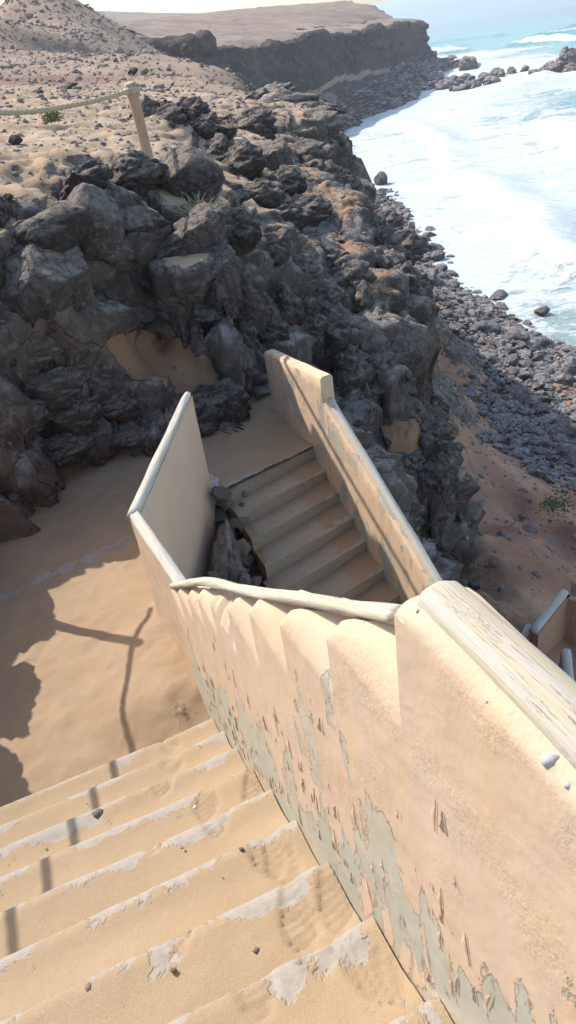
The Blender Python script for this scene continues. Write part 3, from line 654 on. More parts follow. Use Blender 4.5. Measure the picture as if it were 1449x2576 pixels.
for me, u, v, wd, hh, d, lab in BL:
    o = rock_px(me, u, v, wd * 1.08, hh * 1.08, d, None, 'boulder', back=.35); tag(o, lab, 'boulder')
# rocks bedded in the cliff
KEY = [(0, 575, 70, 130, 7.7), (500, 620, 180, 120, 8.1), (560, 720, 130, 150, 7.85), (440, 660, 120, 90, 8.15), (610, 760, 110, 130, 8.0), (540, 800, 120, 80, 7.9), (610, 600, 100, 90, 9.0), (690, 640, 110, 90, 9.4),
       (385, 285, 80, 70, 13.5), (430, 322, 110, 80, 13.2), (478, 300, 90, 80, 13.4), (520, 322, 80, 70, 13.2), (415, 280, 70, 50, 13.9), (560, 325, 70, 60, 13.6),
       (640, 330, 120, 80, 16), (560, 400, 120, 90, 12.6), (620, 420, 130, 100, 12.4), (690, 420, 120, 110, 13.5), (770, 420, 130, 90, 16.3), (800, 470, 110, 110, 15.5), (720, 480, 120, 90, 12.3), (660, 500, 110, 90, 11.4), (830, 530, 90, 80, 14.2), (590, 500, 100, 80, 10.8), (510, 470, 100, 70, 10.2),
       (1070, 1240, 130, 150, 8.6), (1075, 1340, 125, 120, 8.5), (1050, 1390, 120, 110, 8.4), (1000, 1290, 120, 130, 8.5), (935, 1070, 130, 140, 8.8), (960, 1010, 130, 110, 8.9), (880, 960, 120, 130, 8.8), (880, 1020, 110, 120, 8.75),
       (1105, 1180, 95, 110, 8.75), (930, 820, 130, 150, 9.7), (1020, 760, 110, 140, 10.5), (960, 720, 120, 110, 10.8), (880, 740, 120, 110, 10.0), (1000, 660, 110, 100, 11.8), (940, 640, 110, 90, 12.0), (870, 620, 110, 90, 12.2), (820, 690, 120, 90, 10.3), (770, 650, 110, 80, 10.6), (740, 720, 110, 100, 9.3), (820, 790, 120, 110, 9.4), (730, 800, 100, 110, 8.7), (780, 860, 120, 100, 8.8), (690, 850, 110, 90, 8.4), (840, 880, 120, 110, 9.0), (1000, 620, 90, 70, 12.8), (960, 590, 90, 70, 13.5), (850, 560, 120, 90, 13.6), (900, 600, 110, 80, 12.8), (760, 560, 120, 80, 11.6), (820, 590, 110, 80, 12.0), (700, 570, 100, 70, 10.9), (860, 500, 90, 90, 15.5), (930, 690, 110, 90, 11.2), (760, 500, 120, 90, 13.2),
       (40, 930, 190, 110, 6.75), (170, 890, 150, 110, 6.95), (110, 1010, 200, 100, 6.7), (250, 980, 140, 110, 7.0), (30, 1080, 160, 110, 6.55), (170, 1080, 160, 100, 6.7), (60, 1180, 150, 90, 6.4), (300, 1040, 150, 90, 6.9), (400, 1060, 150, 80, 6.9), (530, 1030, 95, 80, 7.1), (470, 1060, 190, 95, 6.9), (570, 930, 90, 80, 7.5), (605, 870, 90, 100, 7.95), (330, 1120, 110, 60, 6.65), (592, 985, 105, 150, 7.3), (560, 1055, 80, 60, 7.0), (20, 850, 120, 80, 7.0), (215, 830, 130, 90, 7.4), (300, 750, 130, 130, 8.2), (160, 1150, 140, 70, 6.55), (510, 1080, 110, 70, 6.8), (270, 650, 110, 100, 7.8),
       (-70, 700, 150, 220, 7.2), (-60, 1000, 170, 200, 6.5), (-70, 1200, 150, 160, 6.0)]
random.seed(3)
for u, v, wd, hh, d in KEY:
    if ((u - 430) / 175) ** 2 + ((v - 915 - .25 * (u - 430)) / 85) ** 2 < 1: continue
    if v < 560 and u > 370: wd, hh = wd * .85, hh * .8
    pool = PRS if v > 820 and u < 650 else PR
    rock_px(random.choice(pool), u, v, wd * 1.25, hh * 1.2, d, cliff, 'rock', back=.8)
rock_px(PRS[2], 572, 1022, 130, 110, 7.0, cliff, 'rock', back=.35); rock_px(PRS[5], 592, 925, 105, 170, 7.45, cliff, 'rock', back=.35); rock_px(PRS[7], 520, 1060, 110, 80, 6.85, cliff, 'rock', back=.4)
# windblown sand lying in hollows of the rock
def sand_drift(c4, lab, seed, mat):
    tl, tr, br, bl = [atd(*c) for c in c4]; n1, n2 = 46, 30
    a_, b_ = np.meshgrid(np.linspace(0, 1, n1), np.linspace(0, 1, n2)); a_, b_ = a_.ravel()[:, None], b_.ravel()[:, None]
    P_ = tl * (1 - a_) * (1 - b_) + tr * a_ * (1 - b_) + br * a_ * b_ + bl * (1 - a_) * b_
    e_ = np.minimum.reduce([a_, 1 - a_, b_, 1 - b_])[:, 0]
    rim = sstep(.30, 0, e_ + .10 * fbm(P_ * 4, 3, seed)); hd = P_[:, :2] / np.linalg.norm(P_[:, :2], axis=1, keepdims=True)
    P_[:, :2] += hd * (.2 * rim)[:, None]; P_[:, 2] -= .05 * rim; P_[:, 2] += .025 * fbm(P_ * 3, 4, seed + 1)
    me = mesh('sand_drift', P_, grid_faces(n1, n2)[:, ::-1]); attr(me, 'edge', np.ones(len(P_))); attr(me, 'bare', np.full(len(P_), -1.0))
    return tag(obj('sand_drift', me, mat), kind='structure')
M_osand = mat_sand('orange_sand', (0.40, 0.235, 0.125), (0.31, 0.175, 0.09))
sand_drift([(890, 1060, 8.65), (1060, 1060, 8.75), (1095, 1230, 8.4), (910, 1240, 8.35)], '', 9, M_osand)
# layered ledge slabs on the cliff top
for u, v, wd, hh, d, q in [(735, 288, 240, 95, 19.6, 6), (775, 362, 185, 105, 18.4, 2), (690, 345, 150, 95, 18.0, 8), (640, 275, 170, 70, 21, 1), (800, 430, 130, 110, 17.4, 4)]:
    rock_px(PR[q], u, v, wd * 1.1, hh, d, cliff, 'rock', depth=1.1, back=.8)
# smaller lumps over the cliff
fn = np.cross(cV[cF[:, 1]] - cV[cF[:, 0]], cV[cF[:, 2]] - cV[cF[:, 0]]); ar = np.linalg.norm(fn, axis=1); fn /= ar[:, None]
fc = cV[cF].mean(1); pr = proj(fc)
rk = np.empty(len(cV)); cliff.data.attributes['rock'].data.foreach_get('value', rk); rk = rk[cF].mean(1)
ok = (pr[:, 0] > -60) & (pr[:, 0] < 1250) & (pr[:, 1] > 230) & (pr[:, 1] < 1500) & (rk > 0.6) & (fc[:, 2] > -7.6) & (((pr[:, 0] - 430) / 160) ** 2 + ((pr[:, 1] - 915) / 85) ** 2 > 1) & (fn[:, 2] < 0.9) & ((pr[:, 1] > 560) | (rng.random(len(fc)) < .35)) & ~in_poly(fc[:, 0], fc[:, 1], CORP)
idx = np.where(ok)[0]; pw = ar[idx] / (np.linalg.norm(fc[idx], axis=1) ** 1.2); pw /= pw.sum()
random.seed(5)
cnt = len(cliff.children)
for i in rng.choice(idx, 280 - cnt, p=pw, replace=False):
    L = np.linalg.norm(fc[i]); r = L * 0.009 * random.lognormvariate(0, .7) + .03
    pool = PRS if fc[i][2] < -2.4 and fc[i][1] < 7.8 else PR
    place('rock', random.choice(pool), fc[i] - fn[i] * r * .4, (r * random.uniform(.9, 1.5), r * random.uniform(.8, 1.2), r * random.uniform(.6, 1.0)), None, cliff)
def scatter(name, pts, sizes, protos, mat, kind='stuff', parent=None, sink=0.25):
    VV, FF = [], []; off = 0
    pv = []
    for me in protos:
        v = np.empty(len(me.vertices) * 3, np.float32); me.vertices.foreach_get('co', v); f = np.array([list(p.vertices) for p in me.polygons]); pv.append((v.reshape(-1, 3), f))
    for p, s in zip(pts, sizes):
        v, f = pv[random.randrange(len(pv))]
        R = np.array(Matrix.Rotation(random.uniform(0, 6.28), 3, 'Z') @ Matrix.Rotation(random.uniform(-.7, .7), 3, 'X'))
        VV.append((v * (np.array([random.uniform(.8, 1.3), random.uniform(.7, 1.1), random.uniform(.5, .85)]) * s)) @ R.T + p + [0, 0, s * (0.5 - sink * 2)]); FF.append(f + off); off += len(v)
    me = mesh(name, np.vstack(VV), np.vstack(FF), False); o = obj(name, me, mat, parent); tag(o, kind=kind); return o
# rubble over the lower rocks (too many to count)
idx2 = np.where((pr[:, 0] > -40) & (pr[:, 0] < 1250) & (pr[:, 1] > 180) & (pr[:, 1] < 1500) & ~in_poly(fc[:, 0], fc[:, 1], CORP) & (fn[:, 2] > .35))[0]
pw = ar[idx2] / np.linalg.norm(fc[idx2], axis=1); pw /= pw.sum(); ch = rng.choice(idx2, 1800, p=pw)
o = scatter('cliff_rubble', fc[ch], [np.linalg.norm(fc[i]) * .0022 * random.lognormvariate(0, .5) + .008 for i in ch], PL, M_stone); tag(o, 'small dark rubble strewn over the cliff rocks', 'rubble')

# ------------------------------------------------------------------ beach boulders
def sample_ground(V, Fc):
    c = V[Fc].mean(1); n = np.cross(V[Fc[:, 1]] - V[Fc[:, 0]], V[Fc[:, 2]] - V[Fc[:, 0]]); a = np.linalg.norm(n, axis=1); return c, a
tc, ta = sample_ground(tV, tF); pc, pa = sample_ground(pV, pF)
allc = np.vstack([tc, pc]); alla = np.concatenate([ta, pa]); pj = proj(allc)
vis = (pj[:, 0] > 780) & (pj[:, 0] < 1560) & (pj[:, 1] > 200) & (pj[:, 1] < 1560) & (pj[:, 2] > 0)
bz = allc[:, 2]
beachy = vis & (bz < -11.5) & (bz > ZSEA - 0.45)
idx = np.where(beachy)[0]; dn = sstep(-11.5, -12.7, bz[idx]) + 0.02
Ls = np.linalg.norm(allc[idx], axis=1)
pw = alla[idx] * dn / Ls ** 0.9; pw /= pw.sum()
random.seed(21)
ch = rng.choice(idx, 300, p=pw); sizes = sorted([random.uniform(.26, .46) if i > 40 else random.uniform(.5, .85) for i in range(300)], reverse=True)
for i, s in zip(ch, sizes):
    near_sea = allc[i][2] < -14.3
    o = place('beach_boulder', random.choice(PB), allc[i] + [random.uniform(-.2, .2), random.uniform(-.2, .2), s * .22], (s * random.uniform(.85, 1.25), s * random.uniform(.7, 1.0), s * random.uniform(.55, .8)))
    tag(o, 'angular grey basalt boulder on the stony beach below the cliff', 'boulder', 'boulders on the stony beach')
ch = rng.choice(idx, 12000, p=pw)
o = scatter('beach_stones', allc[ch] + rng.normal(0, .12, (12000, 3)) * [1, 1, 0], [min(.45, .115 * random.lognormvariate(0, .55)) * (0.75 + .25 * np.linalg.norm(allc[i]) / 30) for i in ch], PL, M_beach); tag(o, 'dense grey stones covering the beach', 'stones')
# stones on the brown slope
idx = np.where(vis & (bz >= -12.2) & (bz < -7) & (pj[:, 0] > 1050))[0]; pw = alla[idx] / alla[idx].sum(); ch = rng.choice(idx, 1300, p=pw)
o = scatter('slope_stones', allc[ch], [min(.3, .022 * random.lognormvariate(0, .95)) for i in ch], PL, M_stone, sink=.2); tag(o, 'loose stones on the brown slope', 'stones')
# headland foot and bay stones
hc, ha = sample_ground(hcV, hcF); pjh = proj(hc)
idx = np.where((pjh[:, 0] > 700) & (pjh[:, 0] < 1300) & (hc[:, 2] < -11.5) & (hc[:, 2] > ZSEA - .5) & (hc[:, 1] < 260))[0]
pw = ha[idx] / ha[idx].sum(); ch = rng.choice(idx, 2600, p=pw)
o = scatter('bay_stones', hc[ch], [.38 * random.lognormvariate(0, .55) for i in ch], PL, M_beach); tag(o, 'dark boulders heaped along the far bay shore', 'stones')
# reef spit and stacks
random.seed(8)
for u in np.linspace(1085, 1262, 46):
    v = np.interp(u, [1085, 1149, 1264], [205, 210, 195]) + random.uniform(-14, 16)
    p = atz(u, v, ZSEA + .3); s = random.uniform(.5, 1.5)
    tag(place('reef_rock', random.choice(PB), p, (s * 1.3, s, s * .8)), 'black rock on the low reef spit reaching into the sea', 'rock', 'rocks of the reef spit')
for u, v, wd, hh, lab in [(1181, 161, 46, 30, 'tallest black rock standing in the surf off the headland'), (1146, 162, 40, 18, 'low black rock in the surf left of the tallest one'), (1132, 151, 36, 14, 'flat black rock behind the others off the headland'), (1096, 166, 20, 16, 'small black rock at the foot of the headland tip'),
                          (1418, 158, 60, 44, 'highest black sea rock at the right edge of the picture'), (1384, 176, 50, 28, 'rounded black sea rock left of the highest one'), (1345, 183, 36, 14, 'low black sea rock near the right edge group'), (1284, 178, 26, 12, 'small isolated black rock between the two rock groups'), (1319, 173, 24, 12, 'small black rock just left of the right edge group'), (1440, 176, 40, 24, 'black sea rock cut off by the right edge of the picture')]:
    p = atz(u, v + hh * .45, ZSEA); k = np.linalg.norm(p) / F / 2
    tag(place('sea_rock', random.choice(PR), p + [0, 0, hh * k * .5], (wd * k * 1.1, wd * k, hh * k * 1.5), (0, 0, random.uniform(0, 6))), lab, 'rock')
# boulders lying in the wash
for u, v, wd, hh, lab in [(957, 447, 34, 36, 'large black boulder standing alone at the edge of the foam'), (1362, 779, 40, 20, 'boulder awash in the foam offshore of the stony beach'), (1100, 642, 40, 22, 'flat topped boulder at the water line below the cliff corner'), (1095, 688, 34, 24, 'dark boulder at the water line next to the flat topped one')]:
    p = atz(u, v + hh * .4, ZSEA + .1); k = np.linalg.norm(p) / F / 2
    tag(place('shore_boulder', random.choice(PB), p + [0, 0, hh * k * .4], (wd * k * 1.1, wd * k, hh * k * 1.4), (0, 0, 1)), lab, 'boulder')

# ------------------------------------------------------------------ upper flight
stairs = tag(empty('upper_staircase', B0), 'sand covered concrete stairs going down beside the peeling wall', 'stairs')
FOOT = []
random.seed(12)
for k, uu, vv in [(1, 620, 2420), (1, 760, 2330), (2, 440, 2295), (2, 745, 2290), (3, 420, 2120), (3, 700, 2150), (4, 540, 2030), (4, 380, 2065), (5, 520, 2000), (6, 410, 1945), (7, 430, 1895), (8, 420, 1860), (0, 880, 2500), (0, 620, 2560), (1, 920, 2430), (2, 840, 2240), (5, 640, 1990), (3, 660, 2130)]:
    FOOT.append((k, atz(uu, vv, B0[2] - RISE * k + .0), random.uniform(-.35, .35) + 1.89, random.random() < .5))
def step_mesh(k):
    w = 3.3; y0 = -0.3 if k > 0 else -2.6; res = 0.011 if k < 7 else 0.016
    nw = int(w / res); nd = max(8, int((GO - (y0 + 0.3)) / res)); 
    o = np.linspace(-w, -0.004 if k < 9 else -0.004, nw); t = np.linspace(y0 + 0.0, 0, nd)
    t = np.linspace(-GO if k > 0 else -2.6, 0, nd)
    O, T = np.meshgrid(o, t); O, T = O.ravel(), T.ravel()
    s = k * GO + T; z0 = B0[2] - RISE * k
    P = B0[None] + DW[None] * s[:, None] + NR[None] * O[:, None]
    h = 0.006 * fbm(np.stack([P[:, 0] * 3, P[:, 1] * 3, P[:, 0] * 0 + k], 1), 5, 70)
    edge = -T
    if k > 0: h = h + 0.05 * sstep(GO * .75, 0, T + GO) * (0.5 + .5 * fbm(np.stack([O * 1.3, O * 0 + k, O * 0], 1), 2, 71)) * sstep(-2.4, -.9, O)
    h = h + 0.05 * sstep(-0.22, 0, O) * (0.4 + .6 * sstep(-.12, -.25, -T * -1)) * 0.6
    h = h - 0.007 * sstep(0.03, 0.0, edge)
    for kk, fp, ang, fl in FOOT:
        if kk != k: continue
        dx, dy = P[:, 0] - fp[0], P[:, 1] - fp[1]; a = dx * math.cos(ang) + dy * math.sin(ang); c = -dx * math.sin(ang) + dy * math.cos(ang)
        m = sstep(1.0, .82, np.sqrt((a / .14) ** 2 + (c / (.05 - .012 * np.sin(a * 18))) ** 2))
        h = h - m * (.009 + .006 * np.sin(a * 300 + 40 * np.abs(c)))
    V = P.copy(); V[:, 2] = z0 + h
    Fc = grid_faces(nw, nd)[:, ::1]
    # riser and underside strip
    top = V[(nd - 1) * nw:]; bot = top.copy(); bot[:, 2] = z0 - RISE - .05
    n0 = len(V); V = np.vstack([V, bot]); i = np.arange(nw - 1); a = (nd - 1) * nw + i
    Fr = np.stack([a, a + 1, n0 + i + 1, n0 + i], 1)
    back = V[:nw].copy(); back[:, 2] = z0 - RISE - .05; n1 = len(V); V = np.vstack([V, back])
    Fb = np.stack([i + 1, i, n1 + i, n1 + i + 1], 1)
    Fbot = np.stack([n0 + i, n0 + i + 1, n1 + i + 1, n1 + i], 1)
    Fc = np.vstack([Fc, Fr, Fb, Fbot])
    V = V - B0
    me = mesh('step', V, Fc, True)
    attr(me, 'edge', np.concatenate([edge, np.zeros(nw), np.full(nw, .3)]))
    bare = sstep(-.9, -2.0, O) * .8
    attr(me, 'bare', np.concatenate([bare, np.zeros(2 * nw)]))
    return me
for k in range(0, 9):
    obj('step', step_mesh(k), M_sand, stairs)

# landing of windblown sand over concrete
poly = [wp(7.6 * GO, -.02, 0)[:2], C1[:2] + [.02, 0], C2[:2] + [.04, 0], C3[:2] + [.0, .02], nl[0][:2] + [0, .0], nr[0][:2], np.array([0.10, 7.2]), np.array([-0.02, 7.8])]
poly = poly + [np.array([-.2, 8.3]), np.array([-.8, 8.0])] + [np.array(p) + [-.25, .45] for p in LAND[2:]] + [np.array([-3.0, 5.0]), np.array([-3.0, 2.0])]
x, y = np.meshgrid(np.arange(-3.4, .5, .018), np.arange(1.9, 8.4, .018)); ny, nx = x.shape; x, y = x.ravel(), y.ravel()
Fc = grid_faces(nx, ny)
rel = np.stack([x, y], 1) - B0[:2]; s = rel @ DW[:2]; o = rel @ NR[:2]
P3 = np.stack([x, y, x * 0], 1)
z = ZL + 0.015 * fbm(P3 * 1.4, 5, 80) + 0.006 * fbm(P3 * 9, 4, 81)
drift = 0.16 * np.exp(-((o + 0.15) / .55) ** 2) * sstep(4.9, 2.6, s) * sstep(2.3, 2.8, s)
z = z + drift + 0.10 * sstep(6.4, 7.8, y) + 0.05 * sstep(-1.9, -2.6, x)
z = np.where(s < 8 * GO - .03, ZL - .25, z)
inside = in_poly(x, y, poly)
ctr = inside[Fc].all(1); V = np.stack([x, y, z], 1); V, Fc, (xx, yy) = prune(V, Fc[ctr], (x, y))
me = mesh('landing', V, Fc); n0a, n0b = nl[0], nr[0]
ab = n0b[:2] - n0a[:2]; dn = np.abs((xx - n0a[0]) * ab[1] - (yy - n0a[1]) * ab[0]) / np.linalg.norm(ab)
attr(me, 'edge', np.clip(dn - .02, 0, 9)); attr(me, 'bare', -0.3 + 0 * xx)
tag(obj('landing', me, M_sand_land), kind='structure')

# ------------------------------------------------------------------ big peeling wall (right) and the stepped wall below it
def wall_faces(nprof, ns):
    return grid_faces(nprof, ns)
def sweep_wall(name, S, prof, mat, base_z=None):
    """prof(s) -> list of (offset, z); closed by caps"""
    rows = [np.array([wp(s, o, z) for o, z in prof(s)]) for s in S]; n = len(rows[0])
    V = np.vstack(rows); Fc = [tuple(int(q) for q in f) for f in grid_faces(n, len(S))]
    Fc.append(tuple(range(n))); Fc.append(tuple(range((len(S) - 1) * n, len(S) * n))[::-1])
    me = mesh(name, V - B0, Fc, True)
    rel = V - B0; ss = rel @ DW; attr(me, 'above', np.where(ss > 0, V[:, 2] - (B0[2] - ss / GO * RISE), V[:, 2] - B0[2]) + .35 * sstep(-.12, -.5, ss))
    me.set_sharp_from_angle(angle=math.radians(38))
    return me
ZT = -0.665
def prof_big(s):
    j = 0.0015 * math.sin(s * 23) + .001 * math.sin(s * 61)
    end = max(0, (s - 0.04) / 0.05); dz = -0.02 * min(1, end) ** 2
    pts = [(j * .5, z) for z in np.linspace(-3.2, ZT - .035, 40)]
    for a in np.linspace(0, math.pi / 2, 7)[1:]: pts.append((.030 - .030 * math.cos(a), ZT - .030 + .030 * math.sin(a) + dz))
    pts += [(.085, ZT + dz), (.105, ZT - .012 + dz), (.11, ZT - .05), (.11, -3.2)]
    return pts
bigwall = tag(empty('plastered_wall', B0), 'thick pinkish plastered wall with peeling paint beside the top stairs', 'wall')
obj('wall_body', sweep_wall('wall_body', np.linspace(-2.6, 0.09, 110), prof_big, M_plaster), M_plaster, bigwall)
# half-round log on top
path = catmull([wp(-2.6, .06, ZT - .006), wp(-1.2, .06, ZT - .002), wp(-.5, .058, ZT - .006), wp(-.2, .06, ZT - .004), wp(.02, .056, ZT - .01), wp(.07, .056, ZT - .016)], 24)
rad = np.interp(np.linspace(0, 1, len(path)), [0, .9, .985, 1], [.037, .036, .030, .014])
lg = obj('coping_log', tube('coping_log', path - B0, rad, 30, .8, .004, 5), M_wood, bigwall)
for s_, o_, z_, r_ in [(-.215, .012, ZT - .008, .012), (-.245, .011, ZT - .012, .008), (-.115, .007, ZT - .014, .005), (.05, .014, ZT - .006, .004)]:
    c = wp(s_, o_, z_) - B0; place('plaster_chip', PL[0], c, (r_, r_ * .7, r_ * .8), None, bigwall).data = (lambda m: (m.materials.clear(), m.materials.append(M_white), m)[2])(PL[random.randrange(6)].copy())

# stepped wall with one sloping tongue of plaster for each step
stepw = tag(empty('stepped_wall', B0), 'peeling plaster wall with a row of sloping rounded tongues along its top', 'wall')
S0, S1 = 0.085, 2.72; PITCHB = 0.2935; TH = 0.15
def face_j(s): return 0.0012 * math.sin(s * 7) + .0005 * math.sin(s * 19)
def prof_tongue(s):
    f = min(1.0, ((S1 - s) / PITCHB) % 1.0); kbay = int((S1 - s) / PITCHB)   # f: 0 at the far end of a tongue, 1 at its near end
    e = f ** 0.8
    vr = 0.86 + .14 * math.sin(kbay * 5.1 + 1); c = 0.015 + 0.20 * e * vr; bset = 0.012 + 0.112 * e * vr
    zt = zst(s) + 0.955 - 0.03 * math.exp(-(f / .07) ** 2) - 0.03 * f + 0.008 * math.sin(kbay * 2.3)
    if kbay == 4: zt -= .02 + 0.015 * math.sin(s * 40) + .01 * math.sin(s * 97)
    j = face_j(s)
    pts = [(j, z) for z in np.linspace(zst(s) + .66, zt - c - .012, 6)]
    for t in np.linspace(0, 1, 11):                       # bulged tongue
        q = math.sin(t * math.pi) * 0.010 * (0.25 + e)
        pts.append((j + bset * t ** 1.1 - q * .6, zt - c * (1 - t) + q))
    pts += [(min(TH - .004, bset + .012), zt - .004), (TH, zt - .02), (TH, zst(s) + .66)]
    return pts
def prof_body(s):
    j = face_j(s); return [(j, z) for z in np.linspace(zst(s) - .5, zst(s) + .66, 30)] + [(TH, zst(s) + .66), (TH, zst(s) - 1.3)]
obj('wall_body', sweep_wall('wall_body', np.linspace(S0, S1, 160), prof_body, M_plaster), M_plaster, stepw)
nb = int((S1 - S0) / PITCHB) + 1
for kb in range(nb):
    hi = S1 - kb * PITCHB; lo = max(S0, hi - PITCHB)
    S = np.linspace(lo + .0004, hi - .0004, 22)
    me = sweep_wall('wall_tongue', S, prof_tongue, M_plaster); me.set_sharp_from_angle(angle=math.radians(20)); obj('wall_tongue', me, M_plaster, stepw)
# curling paint flakes on both walls
random.seed(31)
def flake(L, Wd, curl):
    V = []; n = 7
    for i in range(n):
        t = i / (n - 1)
        for sgn in (0, 1):
            a = curl * sgn
            wv = Wd * (1 - abs(2 * t - 1) ** 1.5) * (0.6 + .4 * math.sin(9 * t + L * 100)) + .0008
            V.append((wv * sgn * math.cos(a), -wv * sgn * math.sin(a) - 0.0015, (t - .5) * L + .2 * wv * sgn))
    V = np.array(V); V2 = V + [0, .0014, 0]; m = len(V)
    Fc = [(2 * i, 2 * i + 1, 2 * i + 3, 2 * i + 2) for i in range(n - 1)] + [(m + 2 * i + 2, m + 2 * i + 3, m + 2 * i + 1, m + 2 * i) for i in range(n - 1)]
    Fc += [(2 * i + 1, m + 2 * i + 1, m + 2 * i + 3, 2 * i + 3) for i in range(n - 1)]
    return mesh('paint_flake', np.vstack([V, V2]), Fc)
FM = [flake(random.uniform(.035, .09), random.uniform(.006, .013), random.uniform(.5, 1.1)) for _ in range(10)]
for m in FM: m.materials.append(M_plaster_plain)
Rw = Matrix(((DW[0], NR[0], 0), (DW[1], NR[1], 0), (0, 0, 1)))
for i in range(120):
    s_ = random.uniform(-.28, 2.5); hb = abs(random.gauss(.12, .24)) + .03
    if hb > .8: continue
    par = bigwall if s_ < .08 else stepw
    z_ = (zst(s_) if s_ > 0 else B0[2]) + hb
    o = bpy.data.objects.new('paint_flake', random.choice(FM)); COL.objects.link(o); o.parent = par
    q = Rw.to_4x4() @ Matrix.Rotation(random.uniform(-.25, .25), 4, 'Y')
    if random.random() < .25: q = q @ Matrix.Rotation(math.pi, 4, 'Y')
    k = random.uniform(.5, 1.15); o.matrix_local = Matrix.Translation(Vector(wp(s_, -.0015, z_) - B0)) @ q @ Matrix.Scale(k, 4)
# thin rail of a split log along the stepped wall
rp = []
for u, v, off in [(1004, 1550, .062), (900, 1533, .062), (740, 1503, .058), (640, 1490, .054), (560, 1472, .05), (515, 1463, .046), (470, 1468, .035), (436, 1472, .025)]:
    d = ray(u, v); t = ((B0 + NR * off) @ NR) / (d @ NR); rp.append(d * t)
rail_path = catmull(rp, 10); rr = np.interp(np.linspace(0, 1, len(rail_path)), [0, .5, .9, 1], [.021, .0235, .026, .024])
tag(obj('handrail_log', tube('handrail_log', rail_path, rr, 20, .7, .005, 8), M_wood), 'thin crooked split log laid as a rail over the plaster tongues', 'handrail')

# ------------------------------------------------------------------ cream wall around the turn
turnw = tag(empty('turn_wall', (C2[0], C2[1], ZL)), 'thin cream wall bending around the stair turn with whitewashed logs on top', 'wall')
OT = np.array([C2[0], C2[1], ZL])
def thin_wall(name, a, c, z0, z1, th, side, mat):
    d = (c - a)[:2]; d = d / np.linalg.norm(d); n = np.array([d[1], -d[0]]) * side
    q = [a[:2], c[:2], c[:2] + n * th, a[:2] + n * th]
    me = box_mesh(name, [np.array([*p, z0]) - OT for p in q] + [np.array([*p, z1]) - OT for p in q])
    return roughen(me, 28, .0035, 7, 5)
ad = (C2 - C1); 
segs = [(C1, C2, M_plaster_plain), (C2, C3, M_cream)]
obj('wall_panel', thin_wall('wall_panel', C1, C2, ZL - .9, C1[2] - .045, .06, 1, M_plaster_plain), M_plaster_plain, turnw)
# outer plaster skin on the landing side and cream inner face
pn = thin_wall('wall_panel', C2 + np.array([.0, .0, 0]), C3, ZL - .75, C2[2] - .045, .07, 1, M_cream)
obj('wall_panel', pn, M_cream, turnw)
for a, c, sd in [(C1, C2, 4), (C2, C3, 6)]:
    d = (c - a); d = d / np.linalg.norm(d); n = np.array([d[1], -d[0], 0]) * .032
    ps = catmull([a + n - d * .02, a * .66 + c * .34 + n + [0, 0, .004], a * .33 + c * .67 + n - [0, 0, .004], c + n + d * .02], 9) + [0, 0, -.03]
    tpr = np.interp(np.linspace(0, 1, len(ps)), [0, .5, .95, 1], [.038, .037, .034, .024])
    obj('coping_log', tube('coping_log', ps - OT, tpr, 20, .8, .0055, sd), M_wood_grey, turnw)
# mud-brown end post of the panel
d = (C3 - C2)[:2] / np.linalg.norm((C3 - C2)[:2]); n = np.array([d[1], -d[0]])
e0 = C3[:2]; q = [e0 + d * .002, e0 + d * .02, e0 + d * .02 + n * .06, e0 + d * .002 + n * .06]
obj('end_board', box_mesh('end_board', [np.array([*p, ZL]) - OT for p in q] + [np.array([*p, C3[2] - .06]) - OT for p in q]), M_brown, turnw)

